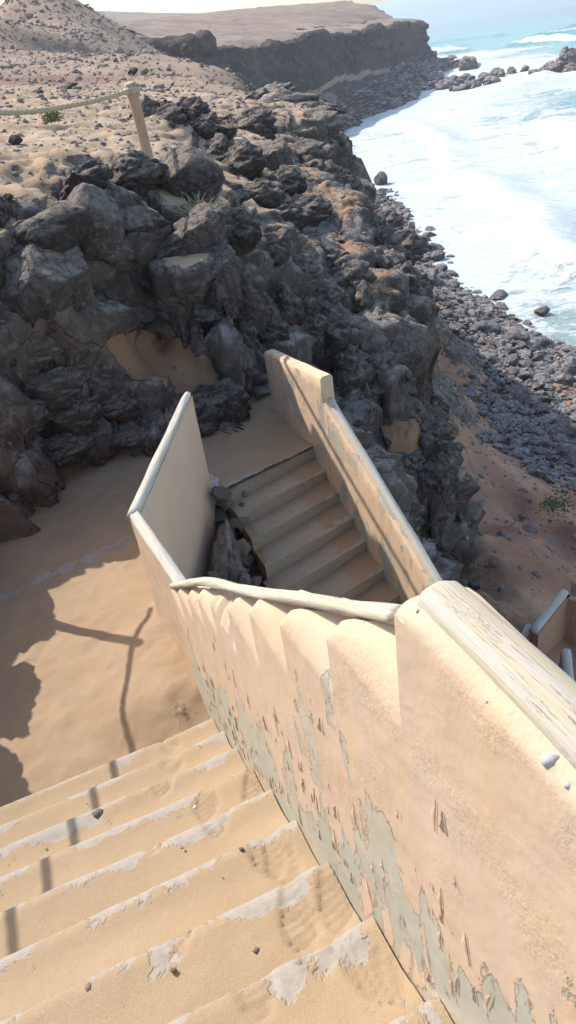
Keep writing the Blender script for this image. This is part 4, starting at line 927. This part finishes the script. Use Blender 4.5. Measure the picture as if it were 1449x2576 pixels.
# ------------------------------------------------------------------ lower flight
DL = (nr[5] - nr[0]); DL[2] = 0; DL /= np.linalg.norm(DL)
low = tag(empty('lower_staircase', nr[0]), 'shaded concrete stairs descending between the cream wall and the sea side wall', 'stairs')
AC = (nl[0] - nr[0]); AC[2] = 0; AC /= np.linalg.norm(AC)
RD = np.array([(nr[k] - nr[0]) for k in range(6)]); going = np.linalg.norm(RD[5][:2]) / 5
for k in range(0, 12):
    base = nr[k] if k < 6 else nr[5] + DL * going * (k - 5) - UZ * R2 * (k - 5)
    prev = None if k == 0 else (nr[k - 1] if k - 1 < 6 else nr[5] + DL * going * (k - 6) - UZ * R2 * (k - 6))
    zt = ZL2 - R2 * k
    wd = [1.07, 1.03, 1.01, 1.0, 1.05, 1.1][k] if k < 6 else 1.15
    nw = 60; nd = 12
    back = (base - DL * .30) if prev is None else prev - DL * 0.0
    o = np.linspace(-.02, wd, nw); t = np.linspace(0, 1, nd); O, T = np.meshgrid(o, t); O, T = O.ravel(), T.ravel()
    dep = np.linalg.norm((base - back)[:2])
    P = back[None] * (1 - T[:, None]) + base[None] * T[:, None] + AC[None] * O[:, None]
    h = .006 * fbm(P * 4, 4, 90 + k) + .03 * sstep(.6, 0, T) * sstep(.55, .1, O) * (1 if k else 0)
    h = h - .005 * (T > .99) + .01 * fbm(np.stack([O * 6, O * 0 + k, O * 0], 1), 3, 91) * sstep(wd - .25, wd, O)
    V = P.copy(); V[:, 2] = zt + h - (0.006 if k == 0 else 0)
    top = V[(nd - 1) * nw:].copy(); bot = top.copy(); bot[:, 2] = zt - R2 - .06; bot += DL * -.004
    n0 = len(V); i = np.arange(nw - 1); a = (nd - 1) * nw + i
    Fr = np.stack([a, a + 1, n0 + i + 1, n0 + i], 1)
    lf = V.reshape(nd, nw, 3)[:, -1].copy(); lf[:, 2] = zt - R2 - .06; n1 = n0 + nw
    j = np.arange(nd - 1); Fl = np.stack([j * nw + nw - 1, (j + 1) * nw + nw - 1, n1 + j + 1, n1 + j], 1)
    V = np.vstack([V, bot, lf]); Fc = np.vstack([grid_faces(nw, nd)[:, ::-1], Fr[:, ::-1], Fl])
    me = mesh('step', V - nr[0], Fc, False)
    ed = (1 - T) * dep; attr(me, 'edge', np.concatenate([np.where(O > wd * .3, ed * .45, ed), np.zeros(nw), np.full(nd, .3)])); attr(me, 'bare', np.concatenate([sstep(.18, .5, O) * sstep(wd, wd - .12, O) * (.55 if k else .1), np.full(nw, .9), np.zeros(nd)]))
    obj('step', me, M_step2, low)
# sea side wall: thick plain end by the rocks, then a run with a log on top
sea_w = tag(empty('sea_side_wall', nr[0]), 'ochre plastered wall on the sea side of the lower stairs', 'wall')
nS = np.array([-DL[1], DL[0], 0]);  nS = nS if nS[0] > 0 else -nS
def run_wall(name, pts, hts, th, mat, zb=-.6):
    V = []; n = len(pts)
    for p, h in zip(pts, hts):
        for o_, z_ in [(0, zb), (0, h * .5), (0, h - .02), (.02, h), (th - .02, h), (th, h - .02), (th, zb - .8)]: V.append(p + nS * o_ + UZ * z_)
    V = np.array(V) - nr[0]; Fc = [tuple(int(x) for x in f)[::-1] for f in grid_faces(7, n)] + [tuple(range(7)), tuple(range((n - 1) * 7, n * 7))[::-1]]
    me = roughen(mesh(name, V, Fc, False), 3, .004, 6, 8); attr(me, 'above', np.full(len(me.vertices), .42)); return me
top_px = [(675, 878), (742, 912), (806, 948)]
K0 = np.array([.33, 6.2, ZL2]); Ka = np.array([-.02, 8.05, ZL2]); Kb = np.array([.12, 7.35, ZL2]); Kc = np.array([.26, 6.62, ZL2])
def hz(p, px):      # height above p where the pixel column meets the vertical at p
    best = None
    for h in np.linspace(.2, 2.5, 231):
        e = abs(proj(p + UZ * h)[0][1] - px[1])
        if best is None or e < best[0]: best = (e, h)
    return best[1]
cz_ = catmull([Ka, Kb, Kc, K0], 6)
def on_wall(u, v, p, d):
    """height where the ray meets the vertical plane through p along d"""
    n = np.array([d[1], -d[0], 0]); r_ = ray(u, v); t = (p @ n) / (r_ @ n); return r_ * t
Ka = nr[0].copy(); dk = DL
TA = on_wall(664, 884, Ka, dk); TB = on_wall(805, 950, Ka, dk)
hA = TA[2] - ZL2; hB = TB[2] - ZL2
blk = [Ka + (TA - Ka) * np.array([1, 1, 0]) * 1.0, Ka + (TB - Ka) * np.array([1, 1, 0])]
ptsA = [blk[0] * (1 - t) + blk[1] * t for t in np.linspace(0, 1, 8)]; htsA = [hA * (1 - t) + hB * t for t in np.linspace(0, 1, 8)]
obj('wall_end_block', run_wall('wall_end_block', ptsA, htsA, .12, M_ochre), M_ochre, sea_w)
low_pts, low_h = [], []
Q0 = blk[1] + dk * .0; 
rl = [on_wall(808, 1000, nr[0], DL), on_wall(1075, 1450, nr[0], DL)]
endp = rl[1] + (rl[1] - rl[0]) / np.linalg.norm(rl[1] - rl[0]) * 2.6
start = np.array([blk[1][0], blk[1][1], 0]) + dk * .001
lpts = [start * np.array([1, 1, 0])] + [np.array([*(rl[0] * (1 - t) + endp * t)[:2], 0]) for t in np.linspace(.03, 1, 12)]
ltop = [rl[0][2] - .03] + [(rl[0] * (1 - t) + endp * t)[2] - .03 for t in np.linspace(.03, 1, 12)]
V = []
for p, z1 in zip(lpts, ltop):
    for o_, z_ in [(0, z1 - 1.9), (0, z1 - .5), (0, z1 - .02), (.015, z1), (.105, z1), (.12, z1 - .02), (.12, z1 - 2.6)]: V.append(p + nS * o_ + UZ * z_ - nr[0])
n = len(lpts); Fc = [tuple(int(x) for x in f)[::-1] for f in grid_faces(7, n)] + [tuple(range(7)), tuple(range((n - 1) * 7, n * 7))[::-1]]
me = roughen(mesh('wall_run', np.array(V), Fc, False), 4, .005, 6, 9); attr(me, 'above', np.full(len(me.vertices), .42)); obj('wall_run', me, M_ochre, sea_w)
lpth = np.array([p + nS * .075 + UZ * (z1 - .004) for p, z1 in zip(lpts, ltop)]); lpth = lpth[0:]
lpth = catmull(lpth, 4) - nr[0]
obj('coping_log', tube('coping_log', lpth, .036, 16, .7, .006, 9), M_wood_grey, sea_w)

# broken masonry and rocks beside the lower flight
rub = tag(empty('broken_masonry', (C3[0] + .1, C3[1] - .3, ZL - .6)), 'crumbling rubble masonry stump under the end of the cream wall', 'masonry')
random.seed(44); ro = np.array(rub.location)
for i in range(60):
    t = random.random(); p = (C3 * (1 - t) + (C2 * .35 + C1 * .65) * t) + np.array([.1 + random.uniform(0, .28), random.uniform(-.04, .04), 0]); p[2] = ZL - random.uniform(.0, .65) + (.12 if t < .15 else 0)
    r = random.uniform(.04, .085); o = place('stone', random.choice(PR), p - ro, (r * 1.2, r, r * .9), None, rub)
    if i % 3: 
        o.data = o.data
RB = [m.copy() for m in PR[:4]]
for m in RB: m.materials.clear(); m.materials.append(M_rubble)
for o in rub.children: o.data = random.choice(RB)
core = rock_mesh('masonry_core', 77, 4, 4, .25, .7, .95, .1); core.materials.append(M_rubble)
mid = (C3 + C1 * .5 + C2 * .5) / 2; dirr = C3 - C1
place('masonry_core', core, np.array([mid[0] + .2, mid[1] + .1, ZL - .48]) - ro, (.2, 1.2, .5), (0, 0, math.atan2(-(dirr[0]), dirr[1])), rub)
for u, v, wd, hh, z_, lab in [(545, 1400, 90, 110, -4.0, 'dark rounded rock between the broken masonry and the lower steps'), (500, 1420, 70, 60, -4.15, 'small dark rock under the masonry stump beside the steps'), (590, 1440, 70, 50, -4.1, 'sandy crumbling lump at the broken end of a lower step')]:
    p = atz(u, v, z_); k = np.linalg.norm(p) / F / 2
    tag(place('fallen_rock', random.choice(PRS), p, (wd * k, wd * k, hh * k)), lab, 'rock')
sl = atz(530, 1215, ZL + .02); k = .0
q = [atz(u, v, ZL)[:2] for u, v in [(512, 1188), (553, 1212), (546, 1243), (514, 1250)]]
o = obj('concrete_slab', box_mesh('concrete_slab', [np.array([*p, ZL - .1]) for p in q] + [np.array([*p, ZL + .03]) for p in q]), M_conc); tag(o, 'broken concrete slab at the head of the lower stairs by the cream wall', 'slab')
me = box_mesh('wall_foot_block', [np.array([*p, 0]) for p in [(-.03, -.03), (.03, -.03), (.03, .03), (-.03, .03)]] + [np.array([*p, .07]) for p in [(-.028, -.028), (.03, -.028), (.03, .03), (-.028, .03)]])
o = obj('plaster_block', me, M_cream); o.location = atz(519, 1236, ZL + .03); tag(o, 'small pale block at the foot of the cream wall end', 'block')

# ------------------------------------------------------------------ lower landing far down on the right
def px_wall(name, pts_top, height, th, mat, parent, o0, side=1):
    V = []; P = np.array(pts_top); n = len(P)
    for i, p in enumerate(P):
        d = P[min(i + 1, n - 1)] - P[max(i - 1, 0)]; d[2] = 0; d /= np.linalg.norm(d); nn = np.array([d[1], -d[0], 0]) * side * th
        V += [p - UZ * height, p, p + nn, p + nn - UZ * height]
    Fc = []
    for i in range(n - 1):
        for j in range(4):
            a, b2 = i * 4 + j, i * 4 + (j + 1) % 4; Fc.append((a, b2, b2 + 4, a + 4))
    Fc += [(3, 2, 1, 0), tuple((n - 1) * 4 + j for j in range(4))]
    return obj(name, mesh(name, np.array(V) - o0, Fc, False), mat, parent)
zLL = -9.6
c0 = atz(1340, 1592, zLL + 1.0); c1 = atz(1421, 1492, zLL + 1.0); c2 = atz(1500, 1520, zLL + 1.0); c9 = atz(1300, 1640, zLL + .7); c8 = atz(1332, 1578, zLL + .75)
lw = tag(empty('lower_landing_wall', c1 - UZ), 'brown plastered wall with grey logs around the landing far below', 'wall')
o0 = c1 - UZ
px_wall('wall_panel', [c0, c1], 1.3, .10, M_brown, lw, o0, 1); px_wall('wall_panel', [c1, c2], 1.3, .10, M_brown, lw, o0, 1); px_wall('wall_panel', [c9, c8], 1.2, .1, M_brown, lw, o0, 1)
for a, c in [(c0, c1), (c9, c8)]:
    obj('coping_log', tube('coping_log', catmull([a + UZ * .02 - o0, (a + c) / 2 + UZ * .02 - o0, c + UZ * .02 - o0], 4), .07, 12, .8, .004), M_wood_grey, lw)
fl = [atz(u, v, zLL)[:2] for u, v in [(1290, 1700), (1345, 1590), (1421, 1530), (1560, 1560), (1560, 1900), (1290, 1900)]]
me = mesh('lower_landing', np.array([[*p, zLL] for p in fl] + [[*p, zLL - 1.5] for p in fl]), [tuple(range(6))] + [(i, (i + 1) % 6, (i + 1) % 6 + 6, i + 6) for i in range(6)], False)
bb = mat_plain('red_sand', (0.36, 0.21, 0.12), scale=3, var=.25); tag(obj('lower_landing', me, bb), kind='structure')
g0, g1 = atz(1424, 1640, zLL + .95), atz(1437, 1762, zLL + .95); gw = tag(empty('lower_stair_wall', g0 - UZ), 'narrow brown wall with a pale log at the right edge far below', 'wall')
px_wall('wall_panel', [g0, g1 + (g1 - g0) * .4], 1.2, .08, M_brown, gw, g0 - UZ, 1)
obj('coping_log', tube('coping_log', catmull([g0 - g0 + UZ * 1.02, (g1 - g0) * .7 + UZ * 1.02, (g1 - g0) * 1.4 + UZ * 1.02], 4), .07, 12, .8, .004), M_wood_grey, gw)

# ------------------------------------------------------------------ rope fence
def rope(path, r): return tube('rope', path, r * (1 + .06 * np.sin(np.arange(len(path)) * 2.1)), 8)
pb = atd(374, 402, 9.9); pt = atd(326, 209, 9.75)
fence = tag(empty('rope_post', pb), 'leaning wooden post with a rope tied near its top on the plateau', 'post')
pp = catmull([pb - (pt - pb) * .06 - pb, (pt - pb) * .5 + [.006, 0, 0], pt - pb], 8)
k = np.linalg.norm(pt) / F
obj('post', tube('post', pp, np.linspace(11.5, 12.5, len(pp)) * k, 16, 1, .004, 3, up=(0, 1, 0)), M_post, fence)
rl_ = [atd(327, 225, 9.72), atd(300, 236, 9.4), atd(230, 255, 8.9), atd(150, 270, 8.35), (atd(80, 280, 7.9)), atd(0, 283, 7.4), atd(-120, 283, 6.9), atd(-260, 275, 6.4), atd(-420, 250, 6.0)]
rpth = catmull(rl_, 26)
obj('knot', tube('knot', np.array([pt + np.array([.07 * math.cos(a), .07 * math.sin(a), -.09 + .012 * a / 6]) - pb for a in np.linspace(0, 12, 40)]), .028, 8), M_rope, fence)
def twisted(path, r, turns, name='rope'):
    path = np.asarray(path); n = len(path); T = np.gradient(path, axis=0); T /= np.linalg.norm(T, axis=1, keepdims=True)
    A_ = np.cross(T, UZ); A_ /= np.linalg.norm(A_, axis=1, keepdims=True); B_ = np.cross(A_, T); seg = 12
    ln = np.concatenate([[0], np.cumsum(np.linalg.norm(np.diff(path, axis=0), axis=1))])
    th = np.linspace(0, 2 * math.pi, seg, endpoint=False)[None, :] + 0 * ln[:, None]
    rad = r * (1 + .16 * np.cos(3 * (th - turns * ln[:, None])))
    V = path[:, None] + rad[..., None] * (np.cos(th)[..., None] * A_[:, None] + np.sin(th)[..., None] * B_[:, None])
    Fc = [(i * seg + j, i * seg + (j + 1) % seg, (i + 1) * seg + (j + 1) % seg, (i + 1) * seg + j) for i in range(n - 1) for j in range(seg)]
    return mesh(name, V.reshape(-1, 3), Fc)
dense = np.array([np.interp(np.linspace(0, len(rpth) - 1, 700), np.arange(len(rpth)), rpth[:, i]) for i in range(3)]).T
tag(obj('fence_rope', twisted(dense, 4.2 * k, 22), M_rope), 'thick twisted rope sagging from the wooden post to the left', 'rope')
# the next posts of the same fence stand on the bank left of the stairs
def up_sun(p, H): return np.array([p[0], p[1], p[2]]) + SUNV / SUNV[2] * H
Hs = 1.95
top1 = up_sun((-1.13, 3.72, ZL + .1), Hs)
pk = []
for (x_, y_, z_), h_ in [((-1.08, 4.12, ZL + .12), 1.42), ((-1.14, 3.75, ZL + .12), 1.4), ((-1.10, 3.05, ZL + .05), 1.4), ((-1.13, 2.65, -3.22), 1.4), ((-1.16, 2.1, -2.82), 1.4), ((-1.16, 1.5, -2.43), 1.4), ((-1.2, .9, -2.0), 1.45), ((-1.2, .2, -1.7), 1.5)]:
    pk.append(up_sun((x_, y_, z_), h_))
tag(obj('fence_rope', twisted(catmull(np.array(pk), 18), .017, 30), M_rope), 'rope of the fence above the bank left of the top stairs', 'rope')
bp = pk[1]; bfoot = np.array([bp[0] - .25, bp[1], bp[2] - 1.05]); f2 = tag(empty('rope_post', bfoot), 'wooden rope post on the rocky bank left of the stairs', 'post')
obj('post', tube('post', catmull([UZ * -.2, (bp - bfoot) * .5, bp - bfoot + UZ * .05], 5), .04, 12, up=(0, 1, 0)), M_post, f2)
bp = pk[-1]; bfoot = np.array([bp[0] - .05, bp[1], bp[2] - 1.1]); f2 = tag(empty('rope_post', bfoot), 'wooden rope post beside the top of the stairs', 'post')
obj('post', tube('post', catmull([UZ * -.2, (bp - bfoot) * .5, bp - bfoot + UZ * .05], 5), .04, 12, up=(0, 1, 0)), M_post, f2)

# rocks on the bank whose outline falls as shadow on the landing
random.seed(60)
for (x_, y_, z_), r in [((-2.75, 6.35, -2.65), .34), ((-2.7, 5.55, -2.95), .26), ((-2.7, 4.75, -2.68), .33), ((-2.7, 4.1, -2.6), .3), ((-2.72, 3.55, -2.45), .3), ((-2.8, 3.0, -2.3), .28), ((-2.85, 2.4, -2.0), .3), ((-2.9, 1.7, -1.6), .3), ((-2.9, 1.0, -1.3), .3)]:
    place('rock', random.choice(PR), (x_, y_, z_), (r * 1.2, r * 1.1, r), None, cliff)

# ------------------------------------------------------------------ plants, twigs, stones
def twig_mesh(name, n, rad, hgt, r0, seed, flat=.5):
    rr_ = random.Random(seed); V, Fc = [], []
    for i in range(n):
        a = rr_.uniform(0, 6.28); p = np.array([rr_.uniform(-.3, .3) * rad, rr_.uniform(-.3, .3) * rad, 0]); d = np.array([math.cos(a), math.sin(a), rr_.uniform(.15, 1.2) * flat]); d /= np.linalg.norm(d)
        L = rad * rr_.uniform(.5, 1.0); pts = [p]
        for j in range(4): d = d + np.array([rr_.gauss(0, .3), rr_.gauss(0, .3), rr_.gauss(0, .25)]); d /= np.linalg.norm(d); pts.append(pts[-1] + d * L / 4 * np.array([1, 1, hgt]))
        n0 = len(V)
        for j, q_ in enumerate(pts):
            r_ = r0 * (1 - .16 * j)
            for k_ in range(3): V.append(q_ + r_ * np.array([math.cos(k_ * 2.1), math.sin(k_ * 2.1), .3 * math.cos(k_)]))
        for j in range(4):
            for k_ in range(3): Fc.append((n0 + j * 3 + k_, n0 + j * 3 + (k_ + 1) % 3, n0 + j * 3 + 3 + (k_ + 1) % 3, n0 + j * 3 + 3 + k_))
    V = np.array(V); V[:, 2] = np.abs(V[:, 2])
    return mesh(name, V, Fc)
for u, v, d, rad, n, lab, hg in [(500, 545, 8.95, .42, 190, 'large dry grey brown bush of bare twigs on the rocks', .9), (610, 575, 9.2, .24, 60, 'smaller tuft of dry twigs right of the large bush', .7), (590, 320, 12.8, .38, 60, 'pale dead twigs lying on the boulders beyond the rope post', .6), (270, 325, 12.9, .22, 50, 'small dry brown plant on the sand left of the rope post', .6), (740, 535, 12.2, .3, 50, 'dry twiggy plant on the reddish cliff ledge', .7)]:
    o = obj('dry_bush', twig_mesh('dry_bush', n, rad, hg, .006 * d / 9, int(u)), M_twig); o.location = atd(u, v, nearer(u, v, d)); tag(o, lab, 'bush')
def leafy(name, n, rad, seed):
    rr_ = random.Random(seed); V, Fc = [], []
    for i in range(n):
        p = np.array([rr_.gauss(0, .45), rr_.gauss(0, .45), abs(rr_.gauss(.35, .3))]); 
        if np.linalg.norm(p) > 1.2: continue
        p *= rad; a = np.array([rr_.gauss(0, 1) for _ in range(3)]); a /= np.linalg.norm(a); b_ = np.cross(a, [rr_.gauss(0, 1) for _ in range(3)]); b_ /= np.linalg.norm(b_); s_ = rad * .09
        n0 = len(V); V += [p - a * s_, p + b_ * s_ * .45, p + a * s_, p - b_ * s_ * .45]; Fc.append((n0, n0 + 1, n0 + 2, n0 + 3))
    return mesh(name, np.array(V), Fc, False)
sh_ = tag(empty('green_shrub', atd(137, 306, 13.2)), 'small green shrub growing on the sandy plateau below the rope', 'shrub')
obj('crown', leafy('crown', 700, .20, 5), M_leaf, sh_); obj('stem', twig_mesh('stem', 20, .14, 1.2, .004, 9, 1.2), M_twig, sh_)
p = atz(1400, 1283, -11.0); g_ = tag(empty('green_shrub', p), 'low green plant on the reddish slope at the right edge', 'shrub'); obj('crown', leafy('crown', 400, .5, 6), M_leaf, g_)
# debris on the sand
tw = obj('twig_heap', twig_mesh('twig_heap', 60, .075, .35, .0014, 4, .3), M_twig); tw.location = atz(445, 1782, ZL + .12); tag(tw, 'little heap of dry twigs and dirt on the sand beside the wall', 'debris')
# loose stones on the plateau
random.seed(71); cc, ca = fc, ar
flat = np.where((pr[:, 0] > -20) & (pr[:, 0] < 900) & (pr[:, 1] > 150) & (pr[:, 1] < 520) & (fn[:, 2] > .8) & (rk < .55))[0]
pw = ca[flat] / np.linalg.norm(cc[flat], axis=1); pw /= pw.sum()
PT = []
for m in PL:
    m2 = m.copy(); m2.materials.clear(); m2.materials.append(M_stone); PT.append(m2)
STN = [(38, 357, 34, 26, 11.2, 'grey angular stone on the sand at the left edge of the plateau'), (212, 147, 28, 16, 40, 'left one of two dark boulders on the hillside'), (222, 150, 24, 20, 39.5, 'right one of two dark boulders on the hillside'), (335, 182, 24, 16, 33, 'dark boulder beside the path on the hillside'), (90, 236, 36, 12, 21, 'flat grey stone beneath the red patch of soil'), (170, 222, 50, 14, 25, 'dark slab under the red patch of soil'), (465, 120, 20, 14, 43, 'dark boulder on the skyline of the near ridge'), (20, 500, 26, 20, 8.2, 'pale flat stone among the rocks at the left edge')]
for u, v, wd, hh, d, lab in STN: tag(rock_px(PR[3], u, v, wd, hh, d, None, 'stone', back=.1), lab, 'stone')
for i in rng.choice(flat, 90, p=pw):
    L = np.linalg.norm(cc[i]); s_ = L * min(.007, .0022 * random.lognormvariate(0, .5))
    tag(place('plateau_stone', random.choice(PT), cc[i] + UZ * s_ * .12, (s_ * 1.2, s_, s_ * .7)), 'small loose grey stone on the sandy plateau', 'stone', 'loose stones on the plateau')
ch = rng.choice(flat, 1500, p=pw); o = scatter('plateau_grit', cc[ch], [np.linalg.norm(cc[i]) * .0011 * random.lognormvariate(0, .6) for i in ch], PL, M_hill, sink=.35); tag(o, 'fine grit scattered over the sandy plateau', 'grit')
# hillside stones
pjp = proj(pc); hs_ = np.where((pjp[:, 0] > -20) & (pjp[:, 0] < 620) & (pjp[:, 1] > -40) & (pjp[:, 1] < 330) & (pc[:, 1] > 18) & (pjp[:, 2] > 0))[0]
pw = pa[hs_] / np.linalg.norm(pc[hs_], axis=1); pw /= pw.sum(); ch = rng.choice(hs_, 7000, p=pw)
o = scatter('hillside_stones', pc[ch] + rng.normal(0, .2, (7000, 3)) * [1, 1, 0], [np.linalg.norm(pc[i]) * .0010 * random.lognormvariate(0, .6) for i in ch], PL, M_hill, sink=.15); tag(o, 'stones littering the hillside', 'stones')
# pebbles on the steps
PP = []
for m, mt in zip(PL, [M_stone, M_tan, M_tan, M_stone, M_tan, M_tan]):
    m2 = m.copy(); m2.materials.clear(); m2.materials.append(mt); PP.append(m2)
for k_, u, v, s_, lab in [(1, 221, 2482, .010, 'round brown pebble on the sand at the lower left'), (1, 645, 2392, .0085, 'grey angular pebble on the sand in the middle of a step'), (5, 246, 2047, .022, 'largest dark stone lying on the left part of the steps'), (3, 607, 2135, .009, 'thin dark chip standing up in the sand'), (4, 655, 2085, .012, 'white chip of plaster on the sand near the wall'), (4, 490, 2030, .008, 'small white shell fragment on the sand')]:
    z_ = B0[2] - RISE * k_ + .01; m = (PP[0] if 'dark' in lab or 'grey' in lab else PP[1])
    if 'white' in lab: m = m.copy(); m.materials.clear(); m.materials.append(M_white)
    tag(place('pebble', m, atz(u, v, z_) , (s_ * 1.3, s_, s_ * .8)), lab, 'pebble')
for i in range(80):
    k_ = random.choice([4, 5, 5, 6, 6, 7, 3, 2, 1]); oo = -abs(random.gauss(1.25, .35)) if random.random() < .8 else random.uniform(-1.2, -.1); t_ = random.uniform(-GO * .8, -.03)
    p = B0 + DW * (k_ * GO + t_) + NR * oo; p[2] = B0[2] - RISE * k_ + .012; s_ = .004 * random.lognormvariate(0, .5)
    if oo < -3: continue
    tag(place('pebble', random.choice(PP), p, (s_ * 1.2, s_, s_ * .8)), 'tiny dark pebble scattered on the sandy steps', 'pebble', 'pebbles on the sandy steps')

# ------------------------------------------------------------------ sea haze
hz_me = box_mesh('haze', [np.array(p) for p in [(-400, -60, -20), (700, -60, -20), (700, 520, -20), (-400, 520, -20), (-400, -60, 14), (700, -60, 14), (700, 520, 14), (-400, 520, 14)]])
hm = bpy.data.materials.new('haze'); hm.use_nodes = True; ht = hm.node_tree; ht.nodes.clear()
ho = ht.nodes.new('ShaderNodeOutputMaterial'); hv = ht.nodes.new('ShaderNodeVolumePrincipled'); hv.inputs['Color'].default_value = (0.92, 0.95, 1.0, 1); hv.inputs['Density'].default_value = 0.0006
ht.links.new(hv.outputs[0], ho.inputs['Volume'])
tag(obj('haze', hz_me, hm), 'thin pale sea haze filling the air', 'haze', kind='stuff')
